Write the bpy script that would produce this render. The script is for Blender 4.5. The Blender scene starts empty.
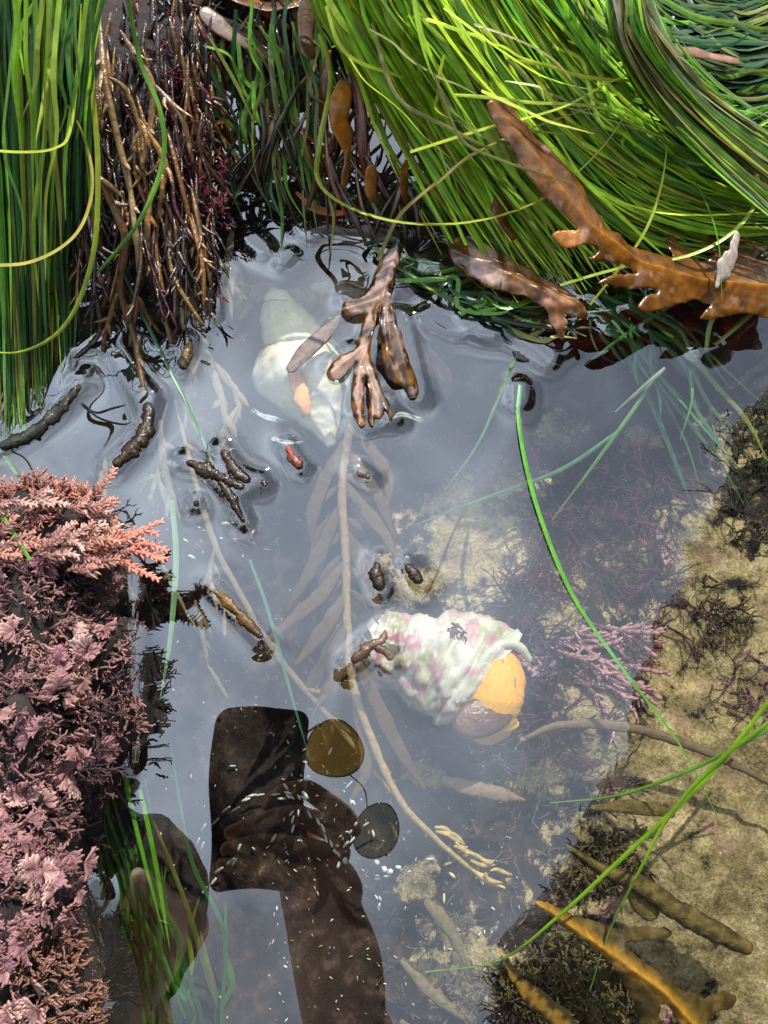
import bpy, math, random
import numpy as np
from mathutils import Vector, Quaternion, noise as mnoise
random.seed(11); np.random.seed(11)
rnd = random.random
def U(a, b): return a + (b - a) * rnd()
def clamp(x, a=0.0, b=1.0): return max(a, min(b, x))
C = bpy.context.scene.collection
scene = bpy.context.scene
PI = math.pi

# ------------------------------------------------------------------ camera
H = 0.33
F = 768.0
DC = Vector((-94, -218, -768)).normalized()
Q = DC.rotation_difference(Vector((0, 0, -1)))
CAM = Vector((0, 0, H))
cd = bpy.data.cameras.new('camera'); cam = bpy.data.objects.new('camera', cd); C.objects.link(cam)
cam.location = CAM; cam.rotation_mode = 'QUATERNION'; cam.rotation_quaternion = Q
cd.sensor_fit = 'HORIZONTAL'; cd.sensor_width = 36; cd.lens = 36.0 * F / 768.0
cd.clip_start = 0.0015; cd.clip_end = 400
scene.camera = cam
RX = Q @ Vector((1, 0, 0)); RY = Q @ Vector((0, 1, 0)); RZ = Q @ Vector((0, 0, 1))
def P(px, py, z=0.0):
    """world point at height z on the sight line of a photo position (measuring aid)"""
    d = Q @ Vector((px - 384, 512 - py, -768))
    t = (z - H) / d.z
    return CAM + d * t
def PP(l): return [P(*p) for p in l]

# ------------------------------------------------------------------ materials
def s2l(c):
    return tuple((x / 12.92 if x <= .04045 else ((x + .055) / 1.055) ** 2.4) for x in [v / 255 for v in c])
def newmat(name):
    m = bpy.data.materials.new(name); m.use_nodes = True
    nt = m.node_tree; nt.nodes.clear()
    return m, nt, nt.nodes, nt.links
def ramp(n, stops):
    r = n.new('ShaderNodeValToRGB')
    el = r.color_ramp.elements
    while len(el) < len(stops): el.new(0.5)
    for e, (p, c) in zip(el, stops): e.position = p; e.color = (*c, 1) if len(c) == 3 else c
    return r
def noise_node(n, l, scale, detail=4, rough=.6, src=None, dist=0):
    t = n.new('ShaderNodeTexNoise'); t.inputs['Scale'].default_value = scale
    t.inputs['Detail'].default_value = detail; t.inputs['Roughness'].default_value = rough
    t.inputs['Distortion'].default_value = dist
    if src is None:
        tc = n.new('ShaderNodeTexCoord'); src = tc.outputs['Object']
    l.new(src, t.inputs['Vector'])
    return t
def mixc(n, l, a, b, fac, mode='MIX'):
    m = n.new('ShaderNodeMix'); m.data_type = 'RGBA'; m.blend_type = mode
    for sock, v in ((m.inputs[0], fac), (m.inputs[6], a), (m.inputs[7], b)):
        if hasattr(v, 'is_linked') or isinstance(v, bpy.types.NodeSocket): l.new(v, sock)
        elif isinstance(v, (int, float)): sock.default_value = v
        else: sock.default_value = (*v, 1)
    return m.outputs[2]
def plant_mat(name, rough=.35, spec=.5, trans=.3, coat=0., bump=.2, bscale=600, mottle=.35, mscale=150, coat_ior=1.5, fine=None, trcol=(1.2, 1.25, .55), bdist=.0004, brk=.5):
    """colour comes from the per-leaf attribute Col, mottled by noise"""
    m, nt, n, l = newmat(name)
    at = n.new('ShaderNodeAttribute'); at.attribute_name = 'Col'
    ns = noise_node(n, l, mscale, 5, .65)
    r = ramp(n, [(.3, (1 - mottle,) * 3), (.7, (1 + mottle,) * 3)]); l.new(ns.outputs['Fac'], r.inputs[0])
    col = mixc(n, l, at.outputs['Color'], r.outputs[0], 1.0, 'MULTIPLY')
    if fine:
        ns2 = noise_node(n, l, fine[0], 3, .7)
        r2 = ramp(n, [(fine[1], (0, 0, 0)), (fine[1] + .07, (1, 1, 1))]); l.new(ns2.outputs['Fac'], r2.inputs[0])
        col = mixc(n, l, col, fine[2], r2.outputs[0])
    p = n.new('ShaderNodeBsdfPrincipled'); l.new(col, p.inputs['Base Color'])
    p.inputs['Roughness'].default_value = rough
    p.inputs['Specular IOR Level'].default_value = spec
    p.inputs['Coat Weight'].default_value = coat; p.inputs['Coat Roughness'].default_value = .17
    p.inputs['Coat IOR'].default_value = coat_ior
    if bump:
        nb = noise_node(n, l, bscale, 4, .6)
        b = n.new('ShaderNodeBump'); b.inputs['Strength'].default_value = bump; b.inputs['Distance'].default_value = bdist
        l.new(nb.outputs['Fac'], b.inputs['Height']); l.new(b.outputs['Normal'], p.inputs['Normal'])
        if coat: l.new(b.outputs['Normal'], p.inputs['Coat Normal'])
    out = n.new('ShaderNodeOutputMaterial')
    if trans:
        t = n.new('ShaderNodeBsdfTranslucent')
        tcol = mixc(n, l, col, trcol, 1.0, 'MULTIPLY'); l.new(tcol, t.inputs['Color'])
        mx = n.new('ShaderNodeMixShader'); mx.inputs[0].default_value = trans
        l.new(p.outputs[0], mx.inputs[1]); l.new(t.outputs[0], mx.inputs[2]); l.new(mx.outputs[0], out.inputs[0])
    else:
        l.new(p.outputs[0], out.inputs[0])
    return m

M = {}
M['grass'] = plant_mat('surfgrass', .33, .5, .4, bump=.3, bscale=500, mottle=.3, mscale=90)
M['kelp'] = plant_mat('kelp', .34, .35, .35, coat=.8, coat_ior=1.6, bump=.5, bscale=380, mottle=.55, mscale=150, trcol=(2.8, 1.5, .4), bdist=.0004)
M['stalk'] = plant_mat('stalk', .3, .35, .1, coat=1, coat_ior=1.35, bump=.6, bscale=420, mottle=.4, mscale=200, trcol=(1.8, 1.2, .5), bdist=.0012)
M['pod'] = plant_mat('pod', .12, .5, .12, coat=0, bump=.7, bscale=380, mottle=.7, mscale=260, trcol=(2.4, 1.4, .4), bdist=.0016)
M['weed'] = plant_mat('weed', .6, .3, .15, bump=.5, bscale=700, mottle=.35, mscale=400)
M['fuzzy'] = plant_mat('fuzzy', .8, .2, .0, bump=.9, bscale=900, mottle=.5, mscale=350, bdist=.001, fine=(1500, .68, (.35, .25, .12)))
M['coral'] = plant_mat('coralline', .55, .4, .2, bump=.4, bscale=1200, mottle=.25, mscale=500, trcol=(1.3, .8, .7))
M['flake'] = plant_mat('flake', .6, .3, .0, bump=.5, bscale=900, mottle=.2, mscale=500)

def rock_mat(name, c1, c2, c3, sc=30, bump=.8, wet=.35):
    m, nt, n, l = newmat(name)
    a = noise_node(n, l, sc, 8, .65); b = noise_node(n, l, sc * 5, 5, .7)
    r = ramp(n, [(.3, c1), (.5, c2), (.72, c3)]); l.new(a.outputs['Fac'], r.inputs[0])
    r2 = ramp(n, [(.3, (.5,) * 3), (.7, (1.5,) * 3)]); l.new(b.outputs['Fac'], r2.inputs[0])
    col = mixc(n, l, r.outputs[0], r2.outputs[0], 1.0, 'MULTIPLY')
    p = n.new('ShaderNodeBsdfPrincipled'); l.new(col, p.inputs['Base Color']); p.inputs['Roughness'].default_value = wet
    bp = n.new('ShaderNodeBump'); bp.inputs['Strength'].default_value = bump; bp.inputs['Distance'].default_value = .1 / sc
    l.new(b.outputs['Fac'], bp.inputs['Height']); l.new(bp.outputs['Normal'], p.inputs['Normal'])
    out = n.new('ShaderNodeOutputMaterial'); l.new(p.outputs[0], out.inputs[0])
    return m
M['rock_dark'] = rock_mat('wet dark rock', (.006, .005, .004), (.016, .010, .008), (.035, .02, .015), 40, wet=.85)
M['boulder'] = rock_mat('boulder rock', (.03, .027, .022), (.07, .06, .045), (.14, .12, .09), 5, wet=.8)
def plain(name, col, rough=.5, metal=0, spec=.5, sub=0, bump=0, bscale=800, var=0.0, vscale=60, coat=0):
    m, nt, n, l = newmat(name)
    p = n.new('ShaderNodeBsdfPrincipled')
    p.inputs['Roughness'].default_value = rough; p.inputs['Metallic'].default_value = metal
    p.inputs['Specular IOR Level'].default_value = spec; p.inputs['Coat Weight'].default_value = coat
    ns = noise_node(n, l, vscale, 4)
    r = ramp(n, [(.3, tuple(c * (1 - var) for c in col)), (.7, tuple(min(1, c * (1 + var)) for c in col))])
    l.new(ns.outputs['Fac'], r.inputs[0]); l.new(r.outputs[0], p.inputs['Base Color'])
    if bump:
        nb = noise_node(n, l, bscale, 4); b = n.new('ShaderNodeBump'); b.inputs['Strength'].default_value = bump; b.inputs['Distance'].default_value = .0006
        l.new(nb.outputs['Fac'], b.inputs['Height']); l.new(b.outputs['Normal'], p.inputs['Normal'])
    out = n.new('ShaderNodeOutputMaterial'); l.new(p.outputs[0], out.inputs[0])
    return m
M['skin'] = plain('skin', (.78, .40, .26), .5, bump=.3, bscale=300, var=.12)
M['shirt'] = plain('shirt', (.26, .28, .31), .85, bump=.4, bscale=500, var=.25, vscale=12)
M['sleeve'] = plain('sleeve', (.22, .08, .055), .85, bump=.4, bscale=500, var=.3, vscale=30)
M['trousers'] = plain('trousers', (.03, .035, .05), .85, bump=.4, bscale=500, var=.2)
M['hair'] = plain('hair', (.03, .018, .012), .8, bump=.8, bscale=250, var=.4)
M['phone_glass'] = plain('phone glass', (.012, .014, .014), .08)
M['phone_frame'] = plain('phone frame', (.03, .035, .035), .3, metal=1)
M['screen'] = plain('screen', (.01, .01, .012), .05)
M['lens'] = plain('lens', (.005, .005, .008), .03, coat=1)
M['wire'] = plain('frame wire', (.3, .22, .08), .3, metal=1)
M['eye'] = plain('eye', (.6, .6, .58), .2); M['lips'] = plain('lips', (.4, .15, .12), .5); M['boots'] = plain('boots', (.02, .02, .02), .6)
def tint_glass(name, col, op):
    m, nt, n, l = newmat(name)
    t = n.new('ShaderNodeBsdfTransparent'); t.inputs[0].default_value = (*col, 1)
    g = n.new('ShaderNodeBsdfGlossy'); g.inputs['Roughness'].default_value = .02
    f = n.new('ShaderNodeFresnel'); f.inputs[0].default_value = 1.5
    mx = n.new('ShaderNodeMixShader'); l.new(f.outputs[0], mx.inputs[0]); l.new(t.outputs[0], mx.inputs[1]); l.new(g.outputs[0], mx.inputs[2])
    out = n.new('ShaderNodeOutputMaterial'); l.new(mx.outputs[0], out.inputs[0]); return m
M['amber'] = tint_glass('amber lens', (.30, .16, .02), 1); M['smoke'] = tint_glass('smoke lens', (.22, .22, .17), 1)

# water surface
R0 = .125
def water_mat():
    m, nt, n, l = newmat('pool water')
    t = n.new('ShaderNodeBsdfTransparent'); t.inputs[0].default_value = (.90, .95, .93, 1)
    g = n.new('ShaderNodeBsdfGlossy'); g.inputs['Roughness'].default_value = 0; g.inputs[0].default_value = (.95, .98, 1, 1)
    lw = n.new('ShaderNodeLayerWeight')      # same reflectance seen from above and from below
    pw_ = n.new('ShaderNodeMath'); pw_.operation = 'POWER'; l.new(lw.outputs['Facing'], pw_.inputs[0]); pw_.inputs[1].default_value = 5
    f = n.new('ShaderNodeMath'); f.operation = 'MULTIPLY_ADD'; l.new(pw_.outputs[0], f.inputs[0]); f.inputs[1].default_value = .87; f.inputs[2].default_value = R0
    mx = n.new('ShaderNodeMixShader'); l.new(f.outputs[0], mx.inputs[0]); l.new(t.outputs[0], mx.inputs[1]); l.new(g.outputs[0], mx.inputs[2])
    out = n.new('ShaderNodeOutputMaterial'); l.new(mx.outputs[0], out.inputs[0]); return m
M['water'] = water_mat()

# ------------------------------------------------------------------ objects helpers
def tag(o, label=None, cat=None, group=None, kind=None):
    if label: o['label'] = label
    if cat: o['category'] = cat
    if group: o['group'] = group
    if kind: o['kind'] = kind
    return o
def thing(name, label, cat, loc, group=None):
    o = bpy.data.objects.new(name, None); C.objects.link(o); o.location = loc; o.empty_display_size = .01
    return tag(o, label, cat, group)
class MB:
    def __init__(s): s.v = []; s.f = []; s.c = []
    def add(s, vs, fs, cs):
        k = len(s.v); s.v += vs; s.c += cs; s.f += [tuple(i + k for i in f) for f in fs]
    def build(s, name, mat, parent=None, smooth=True):
        me = bpy.data.meshes.new(name)
        off = parent.matrix_basis.translation if parent is not None else Vector((0, 0, 0))
        if parent is not None and parent.parent is not None: off = off + parent.parent.matrix_basis.translation
        vs = [(v[0] - off[0], v[1] - off[1], v[2] - off[2]) for v in s.v]
        me.from_pydata(vs, [], s.f)
        ca = me.color_attributes.new('Col', 'FLOAT_COLOR', 'POINT')
        arr = np.ones((len(vs), 4), dtype=np.float32)
        if s.c: arr[:, :3] = np.array(s.c, dtype=np.float32)[:, :3]
        ca.data.foreach_set('color', arr.ravel())
        if smooth: me.polygons.foreach_set('use_smooth', [True] * len(me.polygons))
        me.materials.append(mat); me.update()
        o = bpy.data.objects.new(name, me); C.objects.link(o)
        if parent is not None: o.parent = parent
        return o
def solo(mb, name, mat, label, cat, group=None, kind=None, smooth=True):
    """a thing of one mesh, its origin at its own middle"""
    a = np.array([tuple(v) for v in mb.v]); c = a.mean(0); c[2] = a[:, 2].min()
    me_v = [tuple(v) for v in (a - c)]
    mb.v = me_v
    o = mb.build(name, mat, smooth=smooth); o.location = c
    return tag(o, label, cat, group, kind)
def cr(pts, n):
    """Catmull-Rom through points"""
    pts = [Vector(p) for p in pts]
    if len(pts) == 2: pts = [pts[0], pts[0].lerp(pts[1], .5), pts[1]]
    p = [pts[0] * 2 - pts[1]] + pts + [pts[-1] * 2 - pts[-2]]
    out = []; m = len(pts) - 1
    for i in range(n):
        u = i / (n - 1) * m; k = min(int(u), m - 1); t = u - k
        a, b, c, d = p[k], p[k + 1], p[k + 2], p[k + 3]
        out.append(.5 * ((2 * b) + (c - a) * t + (2 * a - 5 * b + 4 * c - d) * t * t + (3 * b - a - 3 * c + d) * t ** 3))
    return out
def interp(a, t):
    if not isinstance(a, (list, tuple)): return a
    u = t * (len(a) - 1); k = min(int(u), len(a) - 2); return a[k] + (a[k + 1] - a[k]) * (u - k)
def lerpc(a, b, t): return tuple(x + (y - x) * t for x, y in zip(a, b))
def sweep(mb, pts, wid, thk, col, n=None, sides=4, up=Vector((0, 0, 1)), ruffle=0, rfreq=60, roll=0., twist=0., wave=0, seed=0, edge=None, cup=0., esh=3.5):
    """tapered strap or tube along pts; wid/thk are half sizes (value or list); col colour, (c0,c1), or fn(t)"""
    if n is None: n = max(4, len(pts) * 4)
    q = cr(pts, n); vs = []; cs = []; fs = []; acc = 0
    if sides >= 8:      # denser stations at both ends for rounded tips
        q = [q[0], q[0].lerp(q[1], .12), q[0].lerp(q[1], .4)] + q[1:-1] + [q[-1].lerp(q[-2], .4), q[-1].lerp(q[-2], .12), q[-1]]
    L = len(q); cum_ = [0]
    for i in range(1, L): cum_.append(cum_[-1] + (q[i] - q[i - 1]).length)
    TL = max(cum_[-1], 1e-9)
    for i in range(L):
        t = cum_[i] / TL
        T = (q[min(i + 1, L - 1)] - q[max(i - 1, 0)])
        if T.length < 1e-9: T = Vector((1, 0, 0))
        T.normalize()
        S = T.cross(up)
        if S.length < 1e-3: S = T.cross(Vector((1, 0, 0)))
        S.normalize(); N = S.cross(T)
        if i: acc += (q[i] - q[i - 1]).length
        an = roll + twist * t
        S2 = S * math.cos(an) + N * math.sin(an); N2 = N * math.cos(an) - S * math.sin(an)
        w = interp(wid, t); h = interp(thk, t)
        if sides >= 8:
            de = min(cum_[i], TL - cum_[i]); k_ = math.sqrt(max(.02, 1 - (1 - min(1, de / max(1e-6, w * .9))) ** 2)); w *= k_; h *= k_
        if sides >= 12:
            wl = w * (1 + ruffle * (mnoise.noise(Vector((acc * rfreq, seed, 0))) + .55 * mnoise.noise(Vector((acc * rfreq * 2.9, seed, 7))) + .35 * mnoise.noise(Vector((acc * rfreq * 7, seed, 2)))))
            wr = w * (1 + ruffle * (mnoise.noise(Vector((acc * rfreq, seed + 9, 3))) + .55 * mnoise.noise(Vector((acc * rfreq * 2.9, seed + 9, 7))) + .35 * mnoise.noise(Vector((acc * rfreq * 7, seed + 4, 2)))))
        else:
            wl = w * (1 + ruffle * mnoise.noise(Vector((acc * rfreq, seed, 0)))); wr = w * (1 + ruffle * mnoise.noise(Vector((acc * rfreq, seed + 9, 3))))
        c = col(t) if callable(col) else (lerpc(col[0], col[1], t) if isinstance(col[0], (tuple, list)) else col)
        wv = wave * mnoise.noise(Vector((acc * rfreq * .6, seed + 5, 1))); wv2 = wave * mnoise.noise(Vector((acc * rfreq * .6, seed + 15, 1)))
        for k in range(sides):
            a = 2 * PI * k / sides
            ca, sa = math.cos(a), math.sin(a)
            ww = wl if ca > 0 else wr
            p = q[i] + S2 * (ca * ww) + N2 * (sa * h + (wv if ca > 0 else wv2) * abs(ca) + cup * w * (ca * ca - .5))
            vs.append(p)
            cs.append(lerpc(c, edge, clamp(.5 + esh * (abs(ca) ** 1.2 - .45 + .9 * mnoise.noise(p * 260 + Vector((seed, 0, 0)))))) if edge else c)
    for i in range(L - 1):
        for k in range(sides):
            a = i * sides + k; b = i * sides + (k + 1) % sides
            fs.append((a, b, b + sides, a + sides))
    fs.append(tuple(range(sides - 1, -1, -1))); fs.append(tuple((L - 1) * sides + k for k in range(sides)))
    mb.add(vs, fs, cs)
    return q
def blade(mb, pts, w, col, n=18, roll=None, taper=True):
    wl = [w * .75, w, w, w, w * .9, w * .7, w * .15] if taper else w
    sweep(mb, pts, wl, [w * .14, w * .14, w * .08], col, n=n, sides=4, roll=U(-.6, .6) if roll is None else roll, twist=U(-.8, .8))
def vcol(c, dv=.25, dh=.06):
    k = 1 + U(-dv, dv); return tuple(max(.003, x * k * (1 + U(-dh, dh))) for x in c)

def sheet(poly, heights, rib, col, thick=.0009, step=.0007, serr=.0006, sfr=300, rel=.0012, seed=0, curl=.0, droop=.25, floor_=True):
    """a flat frond: outline and heights in measured positions, given real thickness, relief and a serrated rim"""
    ribs = rib if isinstance(rib[0], list) else [rib]
    segs = [(a, b) for r_ in ribs for a, b in zip(r_, r_[1:])]
    def zi(px, py):
        """height of the nearest rib point, drooping away from the rib"""
        sw = sz = 0
        for a, b in segs:
            dx, dy = b[0] - a[0], b[1] - a[1]; t_ = clamp(((px - a[0]) * dx + (py - a[1]) * dy) / (dx * dx + dy * dy + 1e-9))
            d_ = math.hypot(px - a[0] - t_ * dx, py - a[1] - t_ * dy); w_ = 1 / (d_ + 2) ** 4
            sw += w_; sz += w_ * max(.0022 if floor_ else -1, a[2] + (b[2] - a[2]) * t_ - droop * d_ * .0005)
        return sz / sw
    W = []
    n_ = len(poly)
    for i in range(n_):
        a, b = poly[i], poly[(i + 1) % n_]; k_ = max(1, int(math.hypot(a[0] - b[0], a[1] - b[1]) / 2.5))
        for j in range(k_):
            x, y = a[0] + (b[0] - a[0]) * j / k_, a[1] + (b[1] - a[1]) * j / k_; p = P(x, y, zi(x, y)); W.append((p.x, p.y))
    W = np.array(W)
    for _ in range(2): W = .5 * W + .25 * (np.roll(W, 1, 0) + np.roll(W, -1, 0))
    W = np.array([(x + serr * (mnoise.noise(Vector((x * sfr, y * sfr, seed))) + .6 * mnoise.noise(Vector((x * sfr * 3, y * sfr * 3, seed)))), y + serr * (mnoise.noise(Vector((x * sfr, y * sfr, seed + 5))) + .6 * mnoise.noise(Vector((x * sfr * 3, y * sfr * 3, seed + 5))))) for x, y in W])
    S3 = [(P(*a), P(*b)) for a, b in segs]; RA = np.array([tuple(a)[:2] for a, b in S3]); RB = np.array([tuple(b)[:2] for a, b in S3]); ZA = np.array([a.z for a, b in S3]); ZB = np.array([b.z for a, b in S3])
    x0, y0 = W.min(0) - step; x1, y1 = W.max(0) + step
    gx = np.arange(x0, x1, step); gy = np.arange(y0, y1, step)
    A, B = W, np.roll(W, -1, 0)
    def inside(x, y):
        c = ((A[:, 1] > y) != (B[:, 1] > y)) & (x < (B[:, 0] - A[:, 0]) * (y - A[:, 1]) / (B[:, 1] - A[:, 1] + 1e-15) + A[:, 0])
        return c.sum() % 2 == 1
    def near(p, A, B):
        d = B - A; t_ = np.clip(((p - A) * d).sum(1) / ((d * d).sum(1) + 1e-15), 0, 1); q = A + d * t_[:, None]; r_ = np.hypot(*(q - p).T); k_ = r_.argmin(); return r_[k_], q[k_]
    cells = [(i, j) for i in range(len(gx) - 1) for j in range(len(gy) - 1) if inside(gx[i] + step / 2, gy[j] + step / 2)]
    cs_ = set(cells); ids = {}; mb = MB(); bot = []
    def vid(i, j):
        if (i, j) in ids: return ids[(i, j)]
        p = np.array((gx[i], gy[j])); de, q = near(p, A, B)
        bnd = any((i - a, j - b) not in cs_ for a in (0, 1) for b in (0, 1))
        if bnd: p = q; de = 0.
        dd_ = RB - RA; t_ = np.clip(((p - RA) * dd_).sum(1) / ((dd_ * dd_).sum(1) + 1e-15), 0, 1); q_ = RA + dd_ * t_[:, None]; r_ = np.hypot(*(q_ - p).T); dm = float(r_.min())
        w_ = 1 / (r_ + .001) ** 4; z = float((w_ * (ZA + (ZB - ZA) * t_ - droop * r_)).sum() / w_.sum())
        if floor_: z = max(z, .0022)
        v3 = Vector((p[0], p[1], seed)); e_ = min(1, de / .003)
        z += rel * (mnoise.noise(v3 * 120) * .8 + .5 * mnoise.noise(v3 * 300)) + rel * .8 * math.exp(-(dm / .0012) ** 2) + curl * (1 - e_) * mnoise.noise(v3 * 160 + Vector((7, 7, 0)))
        h_ = thick * (.25 + .75 * min(1, de / .0016))
        ids[(i, j)] = len(mb.v); mb.v.append(Vector((p[0], p[1], z + h_ / 2))); bot.append(Vector((p[0], p[1], z - h_ / 2)))
        mb.c.append(col(Vector((p[0], p[1], z)), de, dm)); return ids[(i, j)]
    up_, ed = [], {}
    for (i, j) in cells:
        q = [vid(i, j), vid(i + 1, j), vid(i + 1, j + 1), vid(i, j + 1)]; up_.append(q)
        for k_ in range(4): e = (q[k_], q[(k_ + 1) % 4]); ed[e] = 1
    n0 = len(mb.v); mb.v += bot; mb.c += list(mb.c)
    mb.f = [tuple(q) for q in up_] + [tuple(n0 + k_ for k_ in reversed(q)) for q in up_]
    for (a, b) in list(ed):
        if (b, a) not in ed: mb.f.append((b, a, n0 + a, n0 + b))
    return mb
# ------------------------------------------------------------------ pool bed heights
ctrl = [(60, 450, -.075), (280, 340, -.055), (350, 200, -.075), (500, 300, -.08), (620, 380, -.07), (480, 540, -.065), (450, 670, -.070),
        (350, 950, -.10), (250, 800, -.10), (120, 900, -.14), (720, 480, -.04), (660, 700, -.042), (730, 900, -.035), (620, 980, -.05),
        (140, 620, -.12), (330, 560, -.085), (400, 820, -.09), (520, 850, -.075), (590, 620, -.06), (720, 300, -.05), (100, 200, -.06), (500, 60, -.05), (700, 60, -.05),
        (900, 700, -.02), (900, 300, -.02), (300, 1200, -.09), (600, 1200, -.05), (500, -300, .02), (-200, 600, -.05), (-300, 100, .0), (1000, -100, 0)]
CT = np.array([(P(a, b, 0).x, P(a, b, 0).y, z) for a, b, z in ctrl])
def sm(a, b, x): t = np.clip((x - a) / (b - a), 0, 1); return t * t * (3 - 2 * t)
def nz(x, y, s, seed=0): return mnoise.noise(Vector((x * s + seed, y * s, seed * 1.7)))
def base_z(X, Y):
    d2 = (X[..., None] - CT[:, 0]) ** 2 + (Y[..., None] - CT[:, 1]) ** 2 + 4e-4
    w = 1 / d2 ** 1.6; z = (w * CT[:, 2]).sum(-1) / w.sum(-1)
    R = np.sqrt((X - .08) ** 2 + (Y - .12) ** 2)
    z = z + (.05 - z) * sm(.48, .75, R)
    return z
def bed(x, y):
    z = float(base_z(np.array(x), np.array(y)))
    R = math.hypot(x - .08, y - .12)
    z += .006 * nz(x, y, 28, 3) + .0022 * nz(x, y, 110, 7) + .0010 * nz(x, y, 330, 5)
    if R > .6: z += .05 * nz(x, y, 2.2, 1) * min(1, (R - .6)) + .015 * nz(x, y, 9, 2) * min(1, (R - .6))
    return z
def F_(px, py, lift=0.0):
    """point on the pool bed under a photo position"""
    z = -.06
    for _ in range(6):
        p = P(px, py, z); z = bed(p.x, p.y) + lift
    return P(px, py, z)

def graded(lo, hi, step, far, grow=1.25):
    a = list(np.arange(lo, hi, step)); s = step
    x = a[-1]
    while x < far: s *= grow; x += s; a.append(x)
    s = step; x = a[0]; b = []
    while x > -far: s *= grow; x -= s; b.append(x)
    return np.array(b[::-1] + a)
def grid_obj(name, xs, ys, zf, mat):
    nx, ny = len(xs), len(ys)
    X, Y = np.meshgrid(xs, ys); Z = zf(X, Y)
    co = np.stack([X, Y, Z], -1).reshape(-1, 3).astype(np.float32)
    i = np.arange(nx * ny).reshape(ny, nx)
    q = np.stack([i[:-1, :-1], i[:-1, 1:], i[1:, 1:], i[1:, :-1]], -1).reshape(-1, 4).astype(np.int32)
    me = bpy.data.meshes.new(name)
    me.vertices.add(len(co)); me.vertices.foreach_set('co', co.ravel())
    me.loops.add(q.size); me.loops.foreach_set('vertex_index', q.ravel())
    me.polygons.add(len(q)); me.polygons.foreach_set('loop_start', np.arange(0, q.size, 4, dtype=np.int32))
    me.polygons.foreach_set('use_smooth', np.ones(len(q), dtype=bool))
    me.update(calc_edges=True); me.validate()
    me.materials.append(mat)
    o = bpy.data.objects.new(name, me); C.objects.link(o)
    return o, co

# sand patches: centre, radius (in photo px) -> attribute of the bed
sandp = [(470, 545, 75), (560, 580, 35), (560, 610, 30), (700, 560, 70), (720, 760, 150), (760, 900, 190), (650, 900, 70), (735, 440, 45), (660, 830, 60), (640, 760, 50), (455, 500, 35), (520, 480, 30), (600, 980, 60), (680, 640, 50), (800, 640, 120), (800, 1000, 150), (430, 770, 22), (460, 965, 42), (420, 880, 22), (540, 780, 30), (610, 690, 40), (630, 560, 30), (560, 430, 28), (640, 440, 24), (410, 590, 30)]
SP = [(F_(a, b).x, F_(a, b).y, r * .00048) for a, b, r in sandp]
def bed_mat():
    m, nt, n, l = newmat('pool bed')
    at = n.new('ShaderNodeAttribute'); at.attribute_name = 'Sand'
    big = noise_node(n, l, 22, 6, .65); mid = noise_node(n, l, 95, 6, .7); fin = noise_node(n, l, 700, 3, .7); pk = noise_node(n, l, 45, 5, .7)
    # dark turf
    rd = ramp(n, [(.30, (.008, .005, .005)), (.5, (.022, .013, .011)), (.62, (.06, .036, .028)), (.78, (.13, .10, .08))]); l.new(mid.outputs['Fac'], rd.inputs[0])
    # sand
    rs = ramp(n, [(.30, (.07, .048, .024)), (.47, (.20, .14, .06)), (.68, (.42, .31, .16))]); l.new(mid.outputs['Fac'], rs.inputs[0])
    rf = ramp(n, [(.35, (.6,) * 3), (.66, (1.45,) * 3)]); l.new(fin.outputs['Fac'], rf.inputs[0])
    sand = mixc(n, l, rs.outputs[0], rf.outputs[0], 1., 'MULTIPLY')
    # pink crust on the sand shelf
    rp = ramp(n, [(.56, (0, 0, 0)), (.66, (.55,) * 3)]); l.new(pk.outputs['Fac'], rp.inputs[0])
    sand = mixc(n, l, sand, (.28, .13, .12), rp.outputs[0])
    # olive scum patches
    po = noise_node(n, l, 30, 5, .7)
    ro = ramp(n, [(.54, (0, 0, 0)), (.64, (.4,) * 3)]); l.new(po.outputs['Fac'], ro.inputs[0])
    sand = mixc(n, l, sand, (.09, .065, .025), ro.outputs[0])
    # mask
    ad = n.new('ShaderNodeMath'); ad.operation = 'ADD'; l.new(at.outputs['Fac'], ad.inputs[0])
    sb = n.new('ShaderNodeMath'); sb.operation = 'MULTIPLY_ADD'; l.new(mid.outputs['Fac'], sb.inputs[0]); sb.inputs[1].default_value = 2.6; sb.inputs[2].default_value = -1.35
    l.new(sb.outputs[0], ad.inputs[1])
    rm = ramp(n, [(.38, (0, 0, 0)), (.58, (1, 1, 1))]); l.new(ad.outputs[0], rm.inputs[0])
    col = mixc(n, l, rd.outputs[0], sand, rm.outputs[0])
    # grit specks
    vo = n.new('ShaderNodeTexVoronoi'); vo.inputs['Scale'].default_value = 260; tc = n.new('ShaderNodeTexCoord'); l.new(tc.outputs['Object'], vo.inputs['Vector'])
    rv = ramp(n, [(.10, (1, 1, 1)), (.16, (0, 0, 0))]); l.new(vo.outputs['Distance'], rv.inputs[0])
    sel = ramp(n, [(.80, (0, 0, 0)), (.84, (1, 1, 1))]); l.new(vo.outputs['Color'], sel.inputs[0])
    g = mixc(n, l, rv.outputs[0], sel.outputs[0], 1., 'MULTIPLY')
    col = mixc(n, l, col, (.42, .42, .38), g)
    p = n.new('ShaderNodeBsdfPrincipled'); l.new(col, p.inputs['Base Color']); p.inputs['Roughness'].default_value = .8; p.inputs['Specular IOR Level'].default_value = .2
    b = n.new('ShaderNodeBump'); b.inputs['Strength'].default_value = .9; b.inputs['Distance'].default_value = .0025
    l.new(mid.outputs['Fac'], b.inputs['Height'])
    b2 = n.new('ShaderNodeBump'); b2.inputs['Strength'].default_value = .8; b2.inputs['Distance'].default_value = .0006
    l.new(fin.outputs['Fac'], b2.inputs['Height']); l.new(b.outputs['Normal'], b2.inputs['Normal']); l.new(b2.outputs['Normal'], p.inputs['Normal'])
    out = n.new('ShaderNodeOutputMaterial'); l.new(p.outputs[0], out.inputs[0]); return m
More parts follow.
